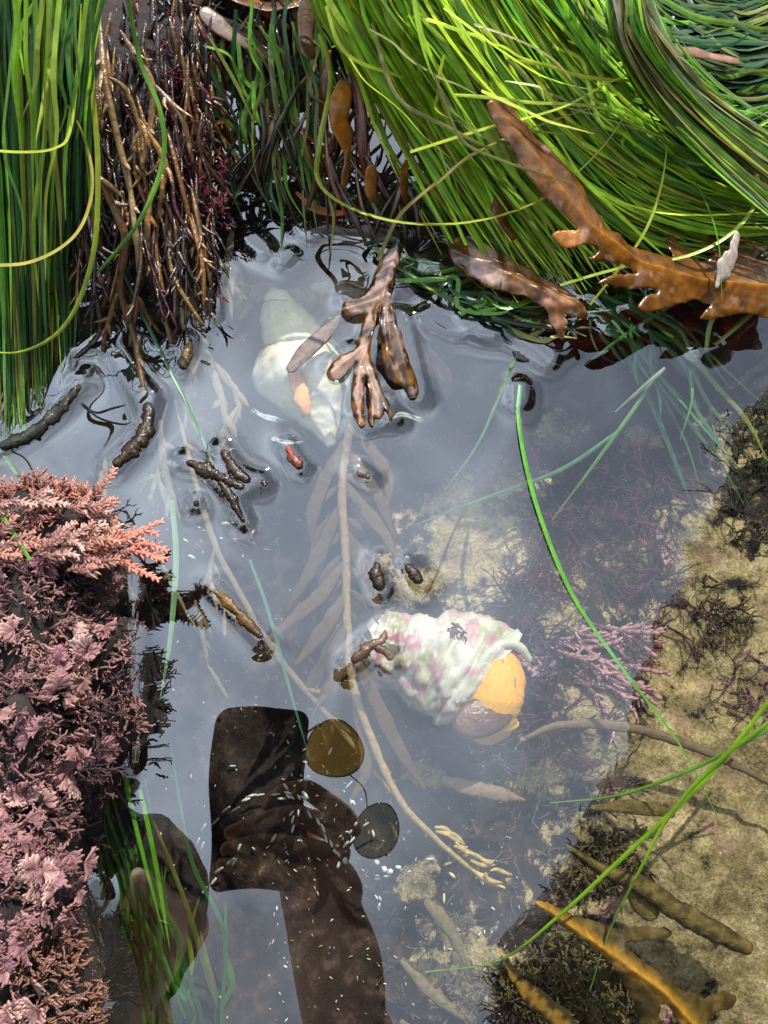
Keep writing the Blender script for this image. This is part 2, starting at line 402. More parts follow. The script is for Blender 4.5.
M['bed'] = bed_mat()
xs = graded(-.25, .45, .0030, 150, 1.22); ys = graded(-.22, .55, .0030, 150, 1.22)
def zbed(X, Y):
    Z = np.empty_like(X)
    for j in range(X.shape[0]):
        bz = base_z(X[j], Y[j])
        for i in range(X.shape[1]):
            x, y = X[j, i], Y[j, i]; z = bz[i]
            R = math.hypot(x - .08, y - .12)
            z += .006 * nz(x, y, 28, 3) + .0022 * nz(x, y, 110, 7) + .0010 * nz(x, y, 330, 5)
            if R > .6: z += .05 * nz(x, y, 2.2, 1) * min(1, (R - .6)) + .015 * nz(x, y, 9, 2) * min(1, (R - .6))
            Z[j, i] = z
    return Z
ground, co = grid_obj('ground', xs, ys, zbed, M['bed'])
tag(ground, kind='structure')
s = np.zeros(len(co), dtype=np.float32)
for (a, b, r) in SP:
    d = np.sqrt((co[:, 0] - a) ** 2 + (co[:, 1] - b) ** 2)
    s = np.maximum(s, np.clip(1.15 - d / r * .75, 0, 1))
RR = np.hypot(co[:, 0] - .08, co[:, 1] - .12)
s = np.where(RR > .5, .45, s)
at = ground.data.attributes.new('Sand', 'FLOAT', 'POINT'); at.data.foreach_set('value', s.astype(np.float32))

# ------------------------------------------------------------------ water (built after the things that wet it are listed)
WET = []
def wet(pts, r=.003, amp=.0016): WET.append(([tuple(P(a, b, 0))[:2] for a, b in pts], r, amp))

# ------------------------------------------------------------------ generic plants
def grid_guides(guides, t, s):
    """guides: list of polylines in (px,py,z); returns interpolated world point"""
    def at(g, s):
        u = s * (len(g) - 1); k = min(int(u), len(g) - 2); f = u - k
        k = max(k, 0)
        a, b = g[k], g[k + 1]; return tuple(a[i] + (b[i] - a[i]) * f for i in range(3))
    u = t * (len(guides) - 1); k = min(int(u), len(guides) - 2); f = u - k
    a, b = at(guides[k], s), at(guides[k + 1], s)
    return tuple(a[i] + (b[i] - a[i]) * f for i in range(3))
def swath(guides, n, cols, w=(.0009, .0015), spread=10, s0=(-.1, .1), s1=(.75, 1.05), zj=.006, npt=6, drift=.12, wander=8, zmin=.0005):
    mb = MB()
    for _ in range(n):
        t = rnd(); a = U(*s0); b = U(*s1); dt = U(-drift, drift); ox, oy = random.gauss(0, spread), random.gauss(0, spread)
        zo = U(-zj, zj); pts = []
        ph = U(0, 6.3); wa = U(0, wander)
        for i in range(npt):
            s_ = a + (b - a) * i / (npt - 1)
            x, y, z = grid_guides(guides, clamp(t + dt * i / (npt - 1), -.05, 1.05), s_)
            k = .3 + .7 * i / (npt - 1)
            pts.append(P(x + ox * k + wa * math.sin(ph + 2.2 * i), y + oy * k + wa * math.cos(ph * 1.3 + 1.9 * i), max(zmin, z + zo)))
        c = random.choice(cols); c0 = vcol(c, .28, .12)
        c1 = lerpc(c0, vcol((.38, .33, .06), .2) if rnd() < .18 else c0, .8)
        blade(mb, pts, U(*w), (c0, c1), n=20)
    return mb
G_BR = (.29, .52, .03); G_YE = (.52, .64, .05); G_MID = (.14, .33, .035); G_DK = (.03, .095, .03); G_OL = (.20, .20, .05); G_PALE = (.34, .38, .19)

# ------------------------------------------------------------------ A. surfgrass clumps
def grass_clump(guides, n, cols, label, group=None, **k):
    mb = swath(guides, n, cols, **k)
    return solo(mb, 'surfgrass_clump', M['grass'], label, 'seagrass', group, smooth=False)
gA = [[(-70, -80, .12), (-55, 60, .09), (-40, 200, .05), (-25, 380, .0)],
      [(-15, -80, .12), (-5, 60, .09), (5, 210, .05), (12, 400, .0)],
      [(40, -80, .12), (38, 60, .09), (42, 200, .045), (48, 350, .0)],
      [(100, -80, .11), (88, 50, .085), (82, 170, .045), (78, 300, .0)]]
GG = 'surfgrass clumps around the pool rim'
grass_clump(gA, 760, [G_DK, (.05,.16,.04), (.07,.2,.05), (.13,.32,.06), G_MID, G_BR], 'tall dark green surfgrass hanging down at the left edge of the pool', GG, w=(.0006, .0011), s1=(.75, 1.1), spread=6, drift=.12, wander=1.5)
gA2 = [[(10, -80, .13), (15, 60, .105), (20, 160, .08), (30, 280, .05)], [(110, -80, .13), (88, 60, .105), (70, 160, .08), (60, 280, .05)]]
grass_clump(gA2, 26, [G_BR, G_MID, G_BR, (.10,.26,.05)], 'few bright blades lying over the tall dark surfgrass clump', GG, w=(.0007, .0011), s1=(.3, 1.1), spread=10, drift=.3)
gD1 = [[(290, -80, .09), (340, 10, .07), (400, 120, .035), (470, 240, .006), (510, 290, .002)],
       [(340, -80, .10), (395, 20, .075), (465, 130, .04), (545, 240, .012), (580, 300, .004)],
       [(410, -80, .10), (470, 20, .075), (545, 120, .045), (640, 215, .02), (690, 260, .006)]]
grass_clump(gD1, 560, [G_BR, G_BR, G_YE, G_BR, G_MID, G_YE], 'bright green surfgrass swath sweeping diagonally from the top towards the ruffled brown frond', GG, w=(.0007, .0014), spread=13, s1=(.35, 1.0), drift=.25, wander=7)
gD2 = [[(400, -80, .09), (470, 60, .055), (540, 140, .035), (620, 205, .02), (720, 235, .015), (860, 225, .012)],
       [(480, -80, .09), (550, 40, .06), (610, 110, .045), (680, 165, .03), (770, 195, .02), (880, 190, .015)],
       [(540, -80, .09), (590, 20, .065), (640, 80, .045), (700, 130, .03), (780, 150, .02), (880, 140, .015)]]
grass_clump(gD2, 520, [G_BR, G_MID, G_BR, G_YE, G_MID, G_YE], 'surfgrass swept in a curve to the right above the big amber frond', GG, w=(.0007, .0014), spread=15, s1=(.45, 1.0), s0=(-.1, .45), drift=.25)
gTw = [[(590, -80, .10), (610, 0, .09), (615, 40, .08), (650, 100, .06), (720, 170, .045), (820, 250, .03)],
       [(640, -80, .10), (650, 0, .09), (665, 40, .08), (710, 95, .06), (770, 140, .045), (850, 190, .03)]]
grass_clump(gTw, 250, [G_PALE, G_PALE, G_MID, G_OL, G_BR], 'pale twisted rope of surfgrass curving down to the right edge', GG, w=(.0007, .0013), spread=5, s1=(.6, 1.05), s0=(-.05, .1), drift=.5, wander=3)
gBk = [[(600, 30, .03), (660, 60, .025), (740, 70, .02), (860, 40, .02)], [(640, -60, .03), (690, -10, .025), (760, 10, .02), (880, -40, .02)]]
grass_clump(gBk, 190, [G_DK, G_MID, G_DK, (.05, .13, .05)], 'dark surfgrass lying sideways in the upper right corner', GG, w=(.0009, .0016), spread=14, s1=(.5, 1.05), s0=(-.1, .5), drift=.4)
gBk2 = [[(640, 110, .012), (700, 120, .01), (760, 110, .01), (860, 80, .01)], [(600, 170, .012), (680, 220, .01), (760, 240, .01), (860, 230, .01)]]
grass_clump(gBk2, 150, [G_DK, G_MID, G_DK, G_BR], 'low dark surfgrass bowed under the pale twisted rope of grass', GG, w=(.0010, .0018), spread=12, s1=(.5, 1.05), s0=(-.1, .5), drift=.4)
gUn = [[(440, 60, .012), (520, 150, .006), (600, 240, .002), (680, 300, .001)], [(560, 60, .01), (620, 140, .006), (700, 210, .004), (800, 280, .002)]]
grass_clump(gUn, 150, [G_DK, G_DK, G_MID], 'deep green surfgrass underlayer below the big amber frond', GG, w=(.0011, .002), spread=16, s1=(.4, 1.05), s0=(-.1, .5), drift=.3)
gC = [[(200, 60, .05), (225, 120, .03), (240, 180, .01), (250, 240, .001)], [(330, -40, .06), (345, 60, .04), (370, 150, .015), (395, 240, .001)]]
grass_clump(gC, 70, [G_DK, G_MID, G_OL, G_DK], 'sparse dark surfgrass among brown blades above the pale whelk', GG, w=(.0007, .0013), spread=16, s1=(.4, 1.05), s0=(-.1, .4), drift=.3)
gW = [[(370, 240, .002), (410, 270, .001), (450, 285, .001), (520, 300, .001)], [(450, 300, .002), (500, 320, .001), (540, 330, .001), (600, 325, .001)]]
grass_clump(gW, 55, [G_DK, (.012, .03, .012), G_MID], 'tangled wet dark surfgrass floating beneath the ruffled brown frond', GG, w=(.0007, .0014), spread=14, s1=(.5, 1.1), s0=(-.1, .5), drift=.5, wander=14)
# submerged tufts
gCr = [[(330, 60, .075), (400, 90, .07), (480, 130, .06), (560, 150, .055), (640, 150, .05)], [(430, -60, .095), (500, 30, .085), (560, 90, .07), (640, 130, .06), (740, 110, .055)]]
grass_clump(gCr, 18, [G_YE, G_BR, G_YE, G_OL], 'stray lime blades crossing on top of the diagonal grass swath', GG, w=(.0006, .0010), wander=3, spread=30, s1=(.3, .9), s0=(-.1, .4), drift=1.2)
gS1 = [[(60, 1060, -.10), (75, 960, -.07), (85, 880, -.04), (80, 800, -.015)], [(225, 1080, -.10), (190, 980, -.07), (150, 880, -.04), (110, 790, -.015)]]
grass_clump(gS1, 75, [(.06, .17, .02), (.13, .30, .02), (.05, .14, .02)], 'submerged green surfgrass tuft beside the pink coralline rock', GG, w=(.0008, .0014), spread=22, s1=(.4, 1.1), s0=(-.1, .3), drift=.6, zmin=-.11, zj=.01)
gS2 = [[(560, 300, -.004), (620, 350, -.008), (680, 420, -.016), (720, 500, -.024)], [(640, 290, -.004), (690, 330, -.008), (730, 400, -.016), (760, 470, -.024)]]
grass_clump(gS2, 26, [(.07, .20, .07), (.05, .14, .05)], 'submerged surfgrass trailing below the amber frond near the right edge', GG, w=(.0009, .0015), spread=18, s1=(.4, 1.0), s0=(-.1, .3), drift=.7, zmin=-.03)

# individually placed blades
def one_blade(pts, w, col, label, roll=.2, n=40):
    w *= ((H - max(0, sum(p[2] for p in pts) / len(pts))) / H) ** 1.3 * .9
    mb = MB(); sweep(mb, PP(pts), [w * .8, w, w, w * .8, w * .15], w * .2, col, n=n, sides=4, roll=roll, twist=.5)
    return solo(mb, 'loose_surfgrass', M['grass'], label, 'grass blade', 'loose blades of surfgrass', smooth=False)
YG = (.40, .46, .04)
for pts, w, col, label in [
    ([(-30, 265, .075), (30, 262, .075), (75, 235, .075), (92, 190, .08), (85, 140, .085), (62, 95, .09)], .0015, (.42, .36, .06), 'yellow blade arching back into a loop over the left grass clump'),
    ([(-30, 148, .095), (20, 152, .095), (55, 148, .095), (70, 130, .095), (78, 60, .10), (82, -20, .10)], .0014, YG, 'lime blade hooking sideways near the top of the left clump'),
    ([(66, -20, .11), (50, 70, .10), (38, 130, .095), (36, 148, .092)], .0016, YG, 'short bright blade bent down on the left grass clump'),
    ([(98, 250, .02), (85, 130, .09), (100, 20, .10), (110, -30, .10)], .0013, G_BR, 'upright green blade at the inner edge of the left clump'),
    ([(105, -20, .10), (92, 60, .09), (98, 170, .07), (92, 260, .05), (65, 325, .03), (20, 352, .025), (-30, 348, .02)], .0014, YG, 'long yellow green blade curving round the bottom of the left clump'),
    ([(125, -20, .10), (140, 60, .08), (160, 110, .07), (163, 160, .06), (140, 220, .05), (100, 270, .03), (75, 300, .02)], .0014, G_MID, 'thin green blade looping in front of the brown stalks'),
    ([(92, 165, .05), (115, 250, .02), (150, 330, .004), (190, 410, .001), (215, 470, -.001), (232, 520, -.003)], .0010, (.10, .26, .14), 'straight blue green blade running down past the floating pods'),
    ([(305, -20, .07), (330, 70, .05), (320, 140, .04), (318, 180, .03), (345, 205, .03), (400, 222, .03), (470, 222, .03), (540, 200, .035), (600, 150, .045), (640, 90, .06)], .0016, (.36, .40, .05), 'long yellow blade making a wide loop over the central tangle'),
    ([(378, 260, .01), (400, 215, .025), (440, 180, .04), (480, 150, .05), (540, 125, .06), (600, 105, .065)], .0015, (.34, .27, .07), 'yellow brown stalk rising from the antler kelp into the grass'),
    ([(410, 152, .05), (480, 130, .06), (560, 108, .065), (610, 82, .07), (650, 70, .075)], .0017, YG, 'yellow green blade pointing left across the grass swath'),
    ([(480, 98, .06), (560, 106, .06), (640, 130, .055), (690, 150, .05)], .0014, (.42, .32, .08), 'tan streaked blade crossing the curved swath'),
    ([(555, 135, .05), (590, 185, .04), (640, 208, .035), (700, 215, .035), (800, 210, .03)], .0014, G_YE, 'bright blade bowed over the middle of the amber frond'),
    ([(560, 285, .012), (620, 268, .02), (690, 255, .03), (735, 230, .035), (758, 195, .04), (748, 160, .045), (700, 130, .05), (640, 85, .06)], .0013, (.36, .46, .05), 'yellow green blade curving up round the right end of the amber frond'),
    ([(590, 305, .008), (640, 240, .03), (660, 190, .04), (668, 140, .05)], .0009, YG, 'thin yellow straw standing across the amber frond'),
    ([(640, 95, .06), (665, 140, .05), (700, 190, .04), (718, 240, .035), (722, 300, .03)], .0011, G_MID, 'grey green blade hanging over the curled pale tip'),
    ([(706, 350, .001), (712, 320, .008), (735, 290, .015), (780, 270, .02)], .0014, (.30, .40, .12), 'pale blade bending into the water at the right edge'),
    ([(715, 345, .001), (745, 320, .006), (785, 285, .012)], .0012, (.25, .40, .08), 'second pale blade touching the water beneath the bent one'),
    ([(520, 385, -.001), (519, 425, .0006), (535, 500, .0007), (570, 590, .0005), (620, 665, -.001), (680, 745, -.002), (718, 818, -.006)], .0014, (.13, .40, .05), 'long green blade floating down the middle right of the pool'),
    ([(800, 660, .02), (735, 745, .009), (690, 795, .005), (620, 860, .001), (560, 915, .0006), (500, 960, -.001), (425, 972, -.004)], .0015, (.20, .36, .02), 'longest green blade reaching from right edge to the bottom middle'),
    ([(800, 700, .02), (720, 760, .010), (670, 815, .004), (640, 870, .001), (610, 930, -.010), (590, 990, -.02)], .0013, (.17, .30, .02), 'olive blade crossing the longest blade and dipping under'),
    ([(800, 712, .02), (740, 745, .010), (690, 770, .004), (620, 795, .0007), (550, 803, -.002)], .0012, (.14, .30, .04), 'green blade lying flatter above the crossing pair'),
    ([(655, 375, -.004), (640, 400, -.004), (590, 470, -.006), (552, 520, -.010)], .0012, (.14, .30, .08), 'submerged green blade slanting towards the sand patch'),
    ([(620, 430, -.006), (560, 470, -.004), (480, 500, -.006), (415, 525, -.010)], .0011, (.10, .26, .10), 'submerged green blade lying above the red branches'),
    ([(665, 368, .0005), (640, 390, .0005), (615, 412, -.001)], .0012, (.30, .34, .28), 'short silvery blade tip lying on the water'),
    ([(672, 305, -.003), (625, 335, -.004), (585, 365, -.006)], .0011, (.14, .32, .10), 'submerged bright blade below the orange lobes'),
    ([(612, 320, -.003), (680, 400, -.010), (740, 470, -.020)], .0016, (.10, .26, .12), 'broad submerged blade slanting down towards the sandy shelf'),
    ([(540, 320, .001), (510, 370, .001), (480, 440, -.002), (445, 490, -.008)], .0010, (.16, .28, .12), 'thin blade slanting left beneath the tangled wet grass'),
    ([(690, 370, -.008), (692, 400, -.008), (680, 440, -.012)], .0010, (.16, .34, .10), 'short upright submerged blade near the dark reflection edge'),
    ([(172, 500, -.004), (176, 560, -.004), (170, 640, -.006), (160, 700, -.008)], .0014, (.20, .32, .14), 'pale green submerged blade hanging beside the pink rock'),
    ([(250, 560, -.004), (268, 610, -.004), (290, 690, -.006), (310, 760, -.02)], .0009, (.06, .18, .12), 'thin teal submerged blade beside the long floating pod'),
    ([(100, 600, -.01), (115, 700, -.01), (130, 800, -.015), (165, 940, -.03)], .0011, (.12, .34, .02), 'bright submerged blade along the coralline rock'),
    ([(140, 790, -.012), (155, 860, -.02), (170, 950, -.035)], .0010, (.16, .40, .02), 'vivid submerged blade between rock and reflected hand'),
    ([(-20, 420, .002), (30, 490, .0005), (62, 520, -.002)], .0012, (.14, .22, .14), 'grey green blade pointing at the top of the pink rock'),
    ([(30, 560, .07), (-20, 470, .05), (-30, 380, .03)], .0010, G_MID, 'blade end hidden above the pink rock'),
]: one_blade(pts, w, col, label)

# ------------------------------------------------------------------ rim rocks below the plants
def loft_rock(name, outline, zs, scales, mat, label, amp=.006, fr=45, sub=10, parent=None, cz=None):
    """closed rock lofted from a ground plan (world xy list) with rings at heights zs"""
    n = len(outline) * sub; pl = cr([Vector((a, b, 0)) for a, b in outline] + [Vector((outline[0][0], outline[0][1], 0))], n + 1)[:-1]
    cx = sum(p.x for p in pl) / n; cy = sum(p.y for p in pl) / n
    mb = MB(); rings = []
    for z, s_ in zip(zs, scales):
        for p in pl:
            x, y = cx + (p.x - cx) * s_, cy + (p.y - cy) * s_
            k = amp * mnoise.fractal(Vector((x * fr, y * fr, z * fr)), 1.0, 2.0, 4)
            d = Vector((p.x - cx, p.y - cy, 0)).normalized()
            mb.v.append(Vector((x, y, z)) + d * k + Vector((0, 0, k * .7)))
            mb.c.append((1, 1, 1))
    R = len(zs)
    for j in range(R - 1):
        for i in range(n):
            a = j * n + i; b = j * n + (i + 1) % n
            mb.f.append((a, b, b + n, a + n))
    mb.v.append(Vector((cx, cy, zs[-1]))); mb.c.append((1, 1, 1)); k = len(mb.v) - 1
    for i in range(n): mb.f.append(((R - 1) * n + i, (R - 1) * n + (i + 1) % n, k))
    mb.v.append(Vector((cx, cy, zs[0]))); mb.c.append((1, 1, 1)); k = len(mb.v) - 1
    for i in range(n): mb.f.append((((i + 1) % n), i, k))
    return mb
def zs_sc(lo, hi, base_s, top_s, m=18, rnd_=.35):
    zs, sc = [], []
    for i in range(m):
        t = i / (m - 1); zs.append(lo + (hi - lo) * min(1, t / (1 - rnd_)) if t < (1 - rnd_) else hi)
        if t < 1 - rnd_: sc.append(base_s + (1 - base_s) * (t / (1 - rnd_)))
        else:
            u = (t - (1 - rnd_)) / rnd_; sc.append(1 + (top_s - 1) * u); zs[-1] = hi + (hi - lo) * .10 * math.sin(u * PI / 2)
    return zs, sc
ol = [tuple(P(a, b, .03))[:2] for a, b in [(-260, -160), (-60, -200), (150, -180), (200, -60), (200, 20), (190, 90), (150, 140), (90, 150), (0, 140), (-120, 160), (-280, 140)]]
zs, sc = zs_sc(-.10, .045, 1.0, .1)
solo(loft_rock('', ol, zs, sc, None, '', amp=.006), 'rim_rock', M['rock_dark'], 'dark wet rock under the hanging grass and brown stalks', 'rock')
ol = [tuple(P(a, b, .03))[:2] for a, b in [(200, -300), (500, -330), (800, -300), (1000, -200), (950, -90), (700, -60), (560, -40), (420, -40), (300, -10), (210, -40)]]
zs, sc = zs_sc(-.10, .05, 1.0, .1)
solo(loft_rock('', ol, zs, sc, None, '', amp=.006), 'rim_rock', M['rock_dark'], 'rock ledge beyond the top edge where the surfgrass is rooted', 'rock')

# ------------------------------------------------------------------ B. branching brown stalks (upper left)
BR = (.14, .065, .016); BRT = (.36, .19, .05); BRD = (.035, .018, .008); TAN = (.40, .28, .12)
def knobbly(mb, pts, r, col, n=40, seed=0, knob=.35, twigs=0, tl=.006, tcol=None, sides=8):
    k = [r * (1 + knob * mnoise.noise(Vector((i * .9, seed, 0)))) * (1 - .35 * i / 19) * min(1, .25 + i * .25) for i in range(20)]
    q = sweep(mb, PP(pts), k, [x * .8 for x in k], col, n=n, sides=sides, ruffle=.2, rfreq=300, seed=seed)
    for _ in range(twigs):
        i = random.randrange(3, len(q) - 1); T = (q[i] - q[i - 1]).normalized()
        d = (T * U(.6, 1.1) + Vector((U(-1, 1), U(-1, 1), U(-.1, .5))).normalized() * .7)
        L = tl * U(.5, 1.3)
        sweep(mb, [q[i], q[i] + d * L * .5, q[i] + d * L + Vector((U(-1, 1), U(-1, 1), 0)) * L * .2], [r * .6, r * .75, r * .5, r * .15], [r * .4, r * .4, r * .2], tcol or col, n=8, sides=6, seed=_)
    return q
def stalk(paths, r, col, label, twigs=5, tcol=None, name='brown_seaweed', mat='stalk', knob=.35, tl=.008, grp='branching brown seaweeds at the upper left'):
    mb = MB()
    for i, p in enumerate(paths): knobbly(mb, p, r * (1 if i == 0 else .75), col if not isinstance(col, list) else col[i % len(col)], seed=len(C.objects) + i, twigs=twigs, tcol=tcol, knob=knob, tl=tl)
    return solo(mb, name, M[mat], label, 'seaweed', grp)
stalk([[(100, 20, .075), (105, 80, .07), (118, 140, .06), (130, 190, .05), (136, 240, .04), (140, 280, .02)], [(105, 75, .07), (125, 90, .065), (140, 130, .055), (143, 170, .045)]], .0017, (BR, TAN), 'tan tipped stalk hanging nearest the green clump')
stalk([[(120, 30, .075), (135, 55, .07), (152, 85, .065), (150, 130, .055), (142, 165, .05)], [(150, 80, .06), (180, 115, .055), (190, 150, .045), (200, 190, .03)]], .0018, ((.20, .14, .09), BRT), 'forked greyish stalk above the red algae')
stalk([[(140, 120, .06), (165, 165, .05), (150, 200, .04), (148, 250, .03), (160, 300, .01), (172, 345, .002)], [(160, 150, .05), (162, 190, .045), (155, 230, .03)]], .0017, (BRT, BR), 'long brown stalk reaching the water beside the green blade')
stalk([[(95, 170, .06), (110, 200, .05), (125, 240, .04), (120, 290, .02), (135, 340, .006), (145, 398, .001)], [(118, 290, .02), (105, 335, .008), (103, 352, .003)]], .0020, (BR, (.10, .05, .015)), 'dark brown stalk bent down to the banana shaped pod')
stalk([[(165, 200, .04), (180, 235, .03), (195, 262, .02), (205, 290, .008), (210, 315, .001)], [(180, 235, .03), (200, 250, .02), (215, 275, .008)]], .0017, (BR, BRD), 'short dark stalk with forked end over the water')
stalk([[(85, 240, .04), (95, 290, .02), (100, 330, .008), (85, 350, .003)], [(95, 230, .04), (112, 280, .02), (118, 310, .01)]], .0016, BRD, 'blackish stalk at the waterline left of the bent stalk')
stalk([[(150, 245, .02), (165, 270, .01), (180, 300, .004), (184, 330, .001)]], .0018, (BR, TAN), 'stalk with light knobs dipping into pale water')
# denser tangle behind
mb = MB()
for i in range(400):
    x0, y0 = U(70, 212), U(-30, 225); L = U(40, 110); dx = U(-25, 35)
    z0 = U(.045, .062) * (1 - .5 * clamp((y0 - 60) / 200))
    col = random.choice([BRD, BR, BRD, (.02, .012, .008), (.012, .008, .005), (.20, .10, .025), (.07, .015, .02)])
    pts = [(x0, y0, z0), (x0 + dx * .3 + U(-8, 8), y0 + L * .5, z0 * .85), (x0 + dx + U(-6, 6), y0 + L, max(.001, z0 * .6))]
    knobbly(mb, pts, U(.0007, .0016), vcol(col, .4), n=12, seed=i, twigs=4, tl=.006, sides=5)
solo(mb, 'seaweed_tangle', M['stalk'], 'dense dark brown seaweed tangle behind the hanging stalks', 'seaweed')
mb = MB()
for i in range(38):
    x0, y0 = U(95, 215), U(215, 300); L = U(25, 60); dx = U(-25, 30)
    col = random.choice([BRD, BR, (.02, .012, .008)])
    if y0 > 262 and x0 > 170: continue
    knobbly(mb, [(x0, y0, U(.01, .03)), (x0 + dx * .4, y0 + L * .5, .008), (x0 + dx, y0 + L, .0005)], U(.0008, .0016), vcol(col, .3), n=10, seed=i, twigs=2, tl=.006, sides=5)
solo(mb, 'seaweed_tangle', M['stalk'], 'black brown fringe of seaweed at the waterline left of the pale whelk', 'seaweed')

# ------------------------------------------------------------------ feathery red algae
def bushy(mb, o, d, L, depth, r, col, spread=.6, flat=None, nbr=2):
    e = o + d * L
    mid = o + d * L * .5 + Vector((U(-1, 1), U(-1, 1), U(-1, 1))) * L * .08
    sweep(mb, [o, mid, e], [r, r * .8], [r * .8, r * .6], col(depth) if callable(col) else col, n=4, sides=4)
    if depth <= 0: return
    for k in range(nbr):
        v = Vector((U(-1, 1), U(-1, 1), U(-1, 1)))
        dd = (d + v * spread).normalized()
        bushy(mb, e if k == 0 else mid, dd, L * U(.6, .85), depth - 1, r * .78, col, spread, nbr=nbr)
def rcol(base, tip, jit=.25):
    k = 1 + U(-jit, jit)
    return lambda d: tuple(c * k for c in lerpc(tip, base, clamp(d / 3)))
mb = MB()
for i in range(300):
    t = rnd(); x0 = 165 + 35 * t + random.gauss(0, 14); y0 = 30 + 190 * t ** .9 + random.gauss(0, 8)
    bushy(mb, P(x0, y0, U(.035, .055) * (1 - .45 * t)), Vector((U(-.5, .8), U(-1, .3), U(.2, 1))).normalized(), U(.002, .0042), 3, .0005, rcol((.05, .010, .014), (.20, .03, .045)), .8)
solo(mb, 'red_algae', M['weed'], 'feathery dark red algae hanging right of the brown stalks', 'red algae')

# ------------------------------------------------------------------ C. brown blades in the central tangle
def strap(pts, w, col, thk=.0006, ruffle=.5, wave=.001, roll=0, rf=90, n=60, sides=10, seed=None, edge=None, mb=None, twist=0, cup=0.):
    own = mb is None; mb = mb or MB()
    sweep(mb, PP(pts), w, thk, col, n=n, sides=sides, ruffle=ruffle, rfreq=rf, wave=wave * .6, roll=roll, seed=seed if seed is not None else U(0, 99), edge=edge, twist=twist, cup=cup)
    return mb
AMB = (.16, .065, .010); AMD = (.08, .035, .008); PK = (.34, .24, .16)
tang = [
    ([(232, -20, .06), (262, 8, .05), (290, 28, .04)], [.003, .003, .001], (.55, .20, .02), 'bright orange blade tip at the top edge'),
    ([(330, 50, .05), (322, 90, .04), (312, 130, .02), (300, 158, .008)], [.001, .003, .003, .001], AMB, 'dark blade with orange end hanging over the grey sheen'),
    ([(345, 80, .045), (340, 110, .04), (344, 140, .03), (352, 165, .02)], [.003, .0055, .005, .001], (.38, .18, .02), 'golden leaf behind the yellow loop blade'),
    ([(355, 50, .05), (358, 90, .04), (362, 140, .03), (365, 180, .015)], [.002, .0025, .003, .001], (.14, .03, .015), 'red brown narrow blade beside the golden leaf'),
    ([(370, 165, .03), (372, 190, .02), (378, 215, .008)], [.003, .004, .001], (.34, .17, .03), 'small golden brown blade left of the swath'),
    ([(405, 160, .04), (404, 185, .025), (412, 210, .01)], [.002, .0045, .001], (.30, .15, .02), 'brown blade tucked beneath the grass swath edge'),
    ([(296, 192, .002), (315, 208, .002), (335, 213, .0015), (352, 210, .0008)], [.001, .003, .0025, .001], (.36, .17, .05), 'curled orange blade floating above the pale whelk'),
    ([(250, 150, .02), (275, 165, .01), (300, 175, .004), (340, 180, .002)], [.001, .002, .003, .001], AMD, 'dark brown blade lying flat at the tangle edge'),
    ([(300, 235, .001), (330, 235, .001), (370, 238, .001), (400, 236, .001)], [.002, .005, .006, .002], (.06, .025, .006), 'blackish brown blade floating right of the curled orange one'),
    ([(310, 60, .05), (305, 20, .055), (318, -20, .06)], [.003, .004, .003], AMD, 'dark blade rising out of the tangle at the top'),
    ([(200, 10, .055), (230, 30, .05), (270, 50, .04), (300, 70, .03)], [.003, .006, .006, .002], (.22, .16, .12), 'pinkish grey broad blade with painted pale sheen at the top'),  # pale tone paints reflected sky into the blade colour
    ([(240, 60, .035), (258, 90, .025), (268, 120, .015), (262, 150, .006)], [.003, .007, .007, .002], (.20, .14, .10), 'wide blade coloured mauve like reflected sky hanging over the dark gap'),  # mauve strap stands in for water reflecting the sky between the weeds
    ([(205, -20, .06), (240, 0, .055), (280, 6, .05), (330, -10, .05)], [.003, .005, .005, .002], (.14, .06, .015), 'olive brown blade lying across the top edge'),
    ([(460, 40, .065), (462, 80, .055), (468, 120, .04), (475, 160, .02)], [.0014, .0022, .003, .001], (.10, .04, .015), 'thin dark brown blade standing in the bright swath'),
    ([(520, 60, .06), (540, 50, .06), (580, 55, .055)], [.001, .002, .001], (.05, .03, .02), 'short black stem crossing the grass at the top'),
    ([(650, 48, .04), (690, 52, .035), (740, 62, .03)], [.002, .003, .002], (.30, .17, .10), 'pinkish brown stem lying among dark grass at the upper right'),
    ([(515, 240, .02), (500, 215, .025), (515, 180, .03), (530, 160, .03)], [.002, .005, .004, .001], (.14, .045, .01), 'dark red brown blade left of the amber frond'),
]
for pts, w, col, label in tang:
    solo(strap(pts, w, (col, vcol(col, .3)), roll=U(-.5, .5), ruffle=.5), 'kelp_strip', M['kelp'], label, 'kelp', 'kelp blades in the rim tangle')
mb = MB()
for i in range(120):
    x0 = U(205, 440); y0 = U(-30, 170) + (x0 - 205) * .15; L = U(30, 100); a = U(-.9, .9)
    z0 = .05 * (1 - clamp(y0 / 240)) + .006
    col = random.choice([BRD, AMD, (.02, .012, .01), AMB, (.03, .04, .01), (.05, .02, .02)])
    sweep(mb, PP([(x0, y0, z0), (x0 + L * .5 * math.sin(a) + U(-8, 8), y0 + L * .5 * math.cos(a), z0 * .8), (x0 + L * math.sin(a), min(y0 + L * math.cos(a), 245), max(.0008, z0 * .4))]), [.0006, U(.0008, .003), .0005], [.0004] * 2, vcol(col, .3), n=14, sides=6, ruffle=.5, rfreq=160, seed=i, roll=U(-1, 1))
solo(mb, 'seaweed_tangle', M['kelp'], 'dark brown and black weed tangle between left stalks and bright grass', 'seaweed')
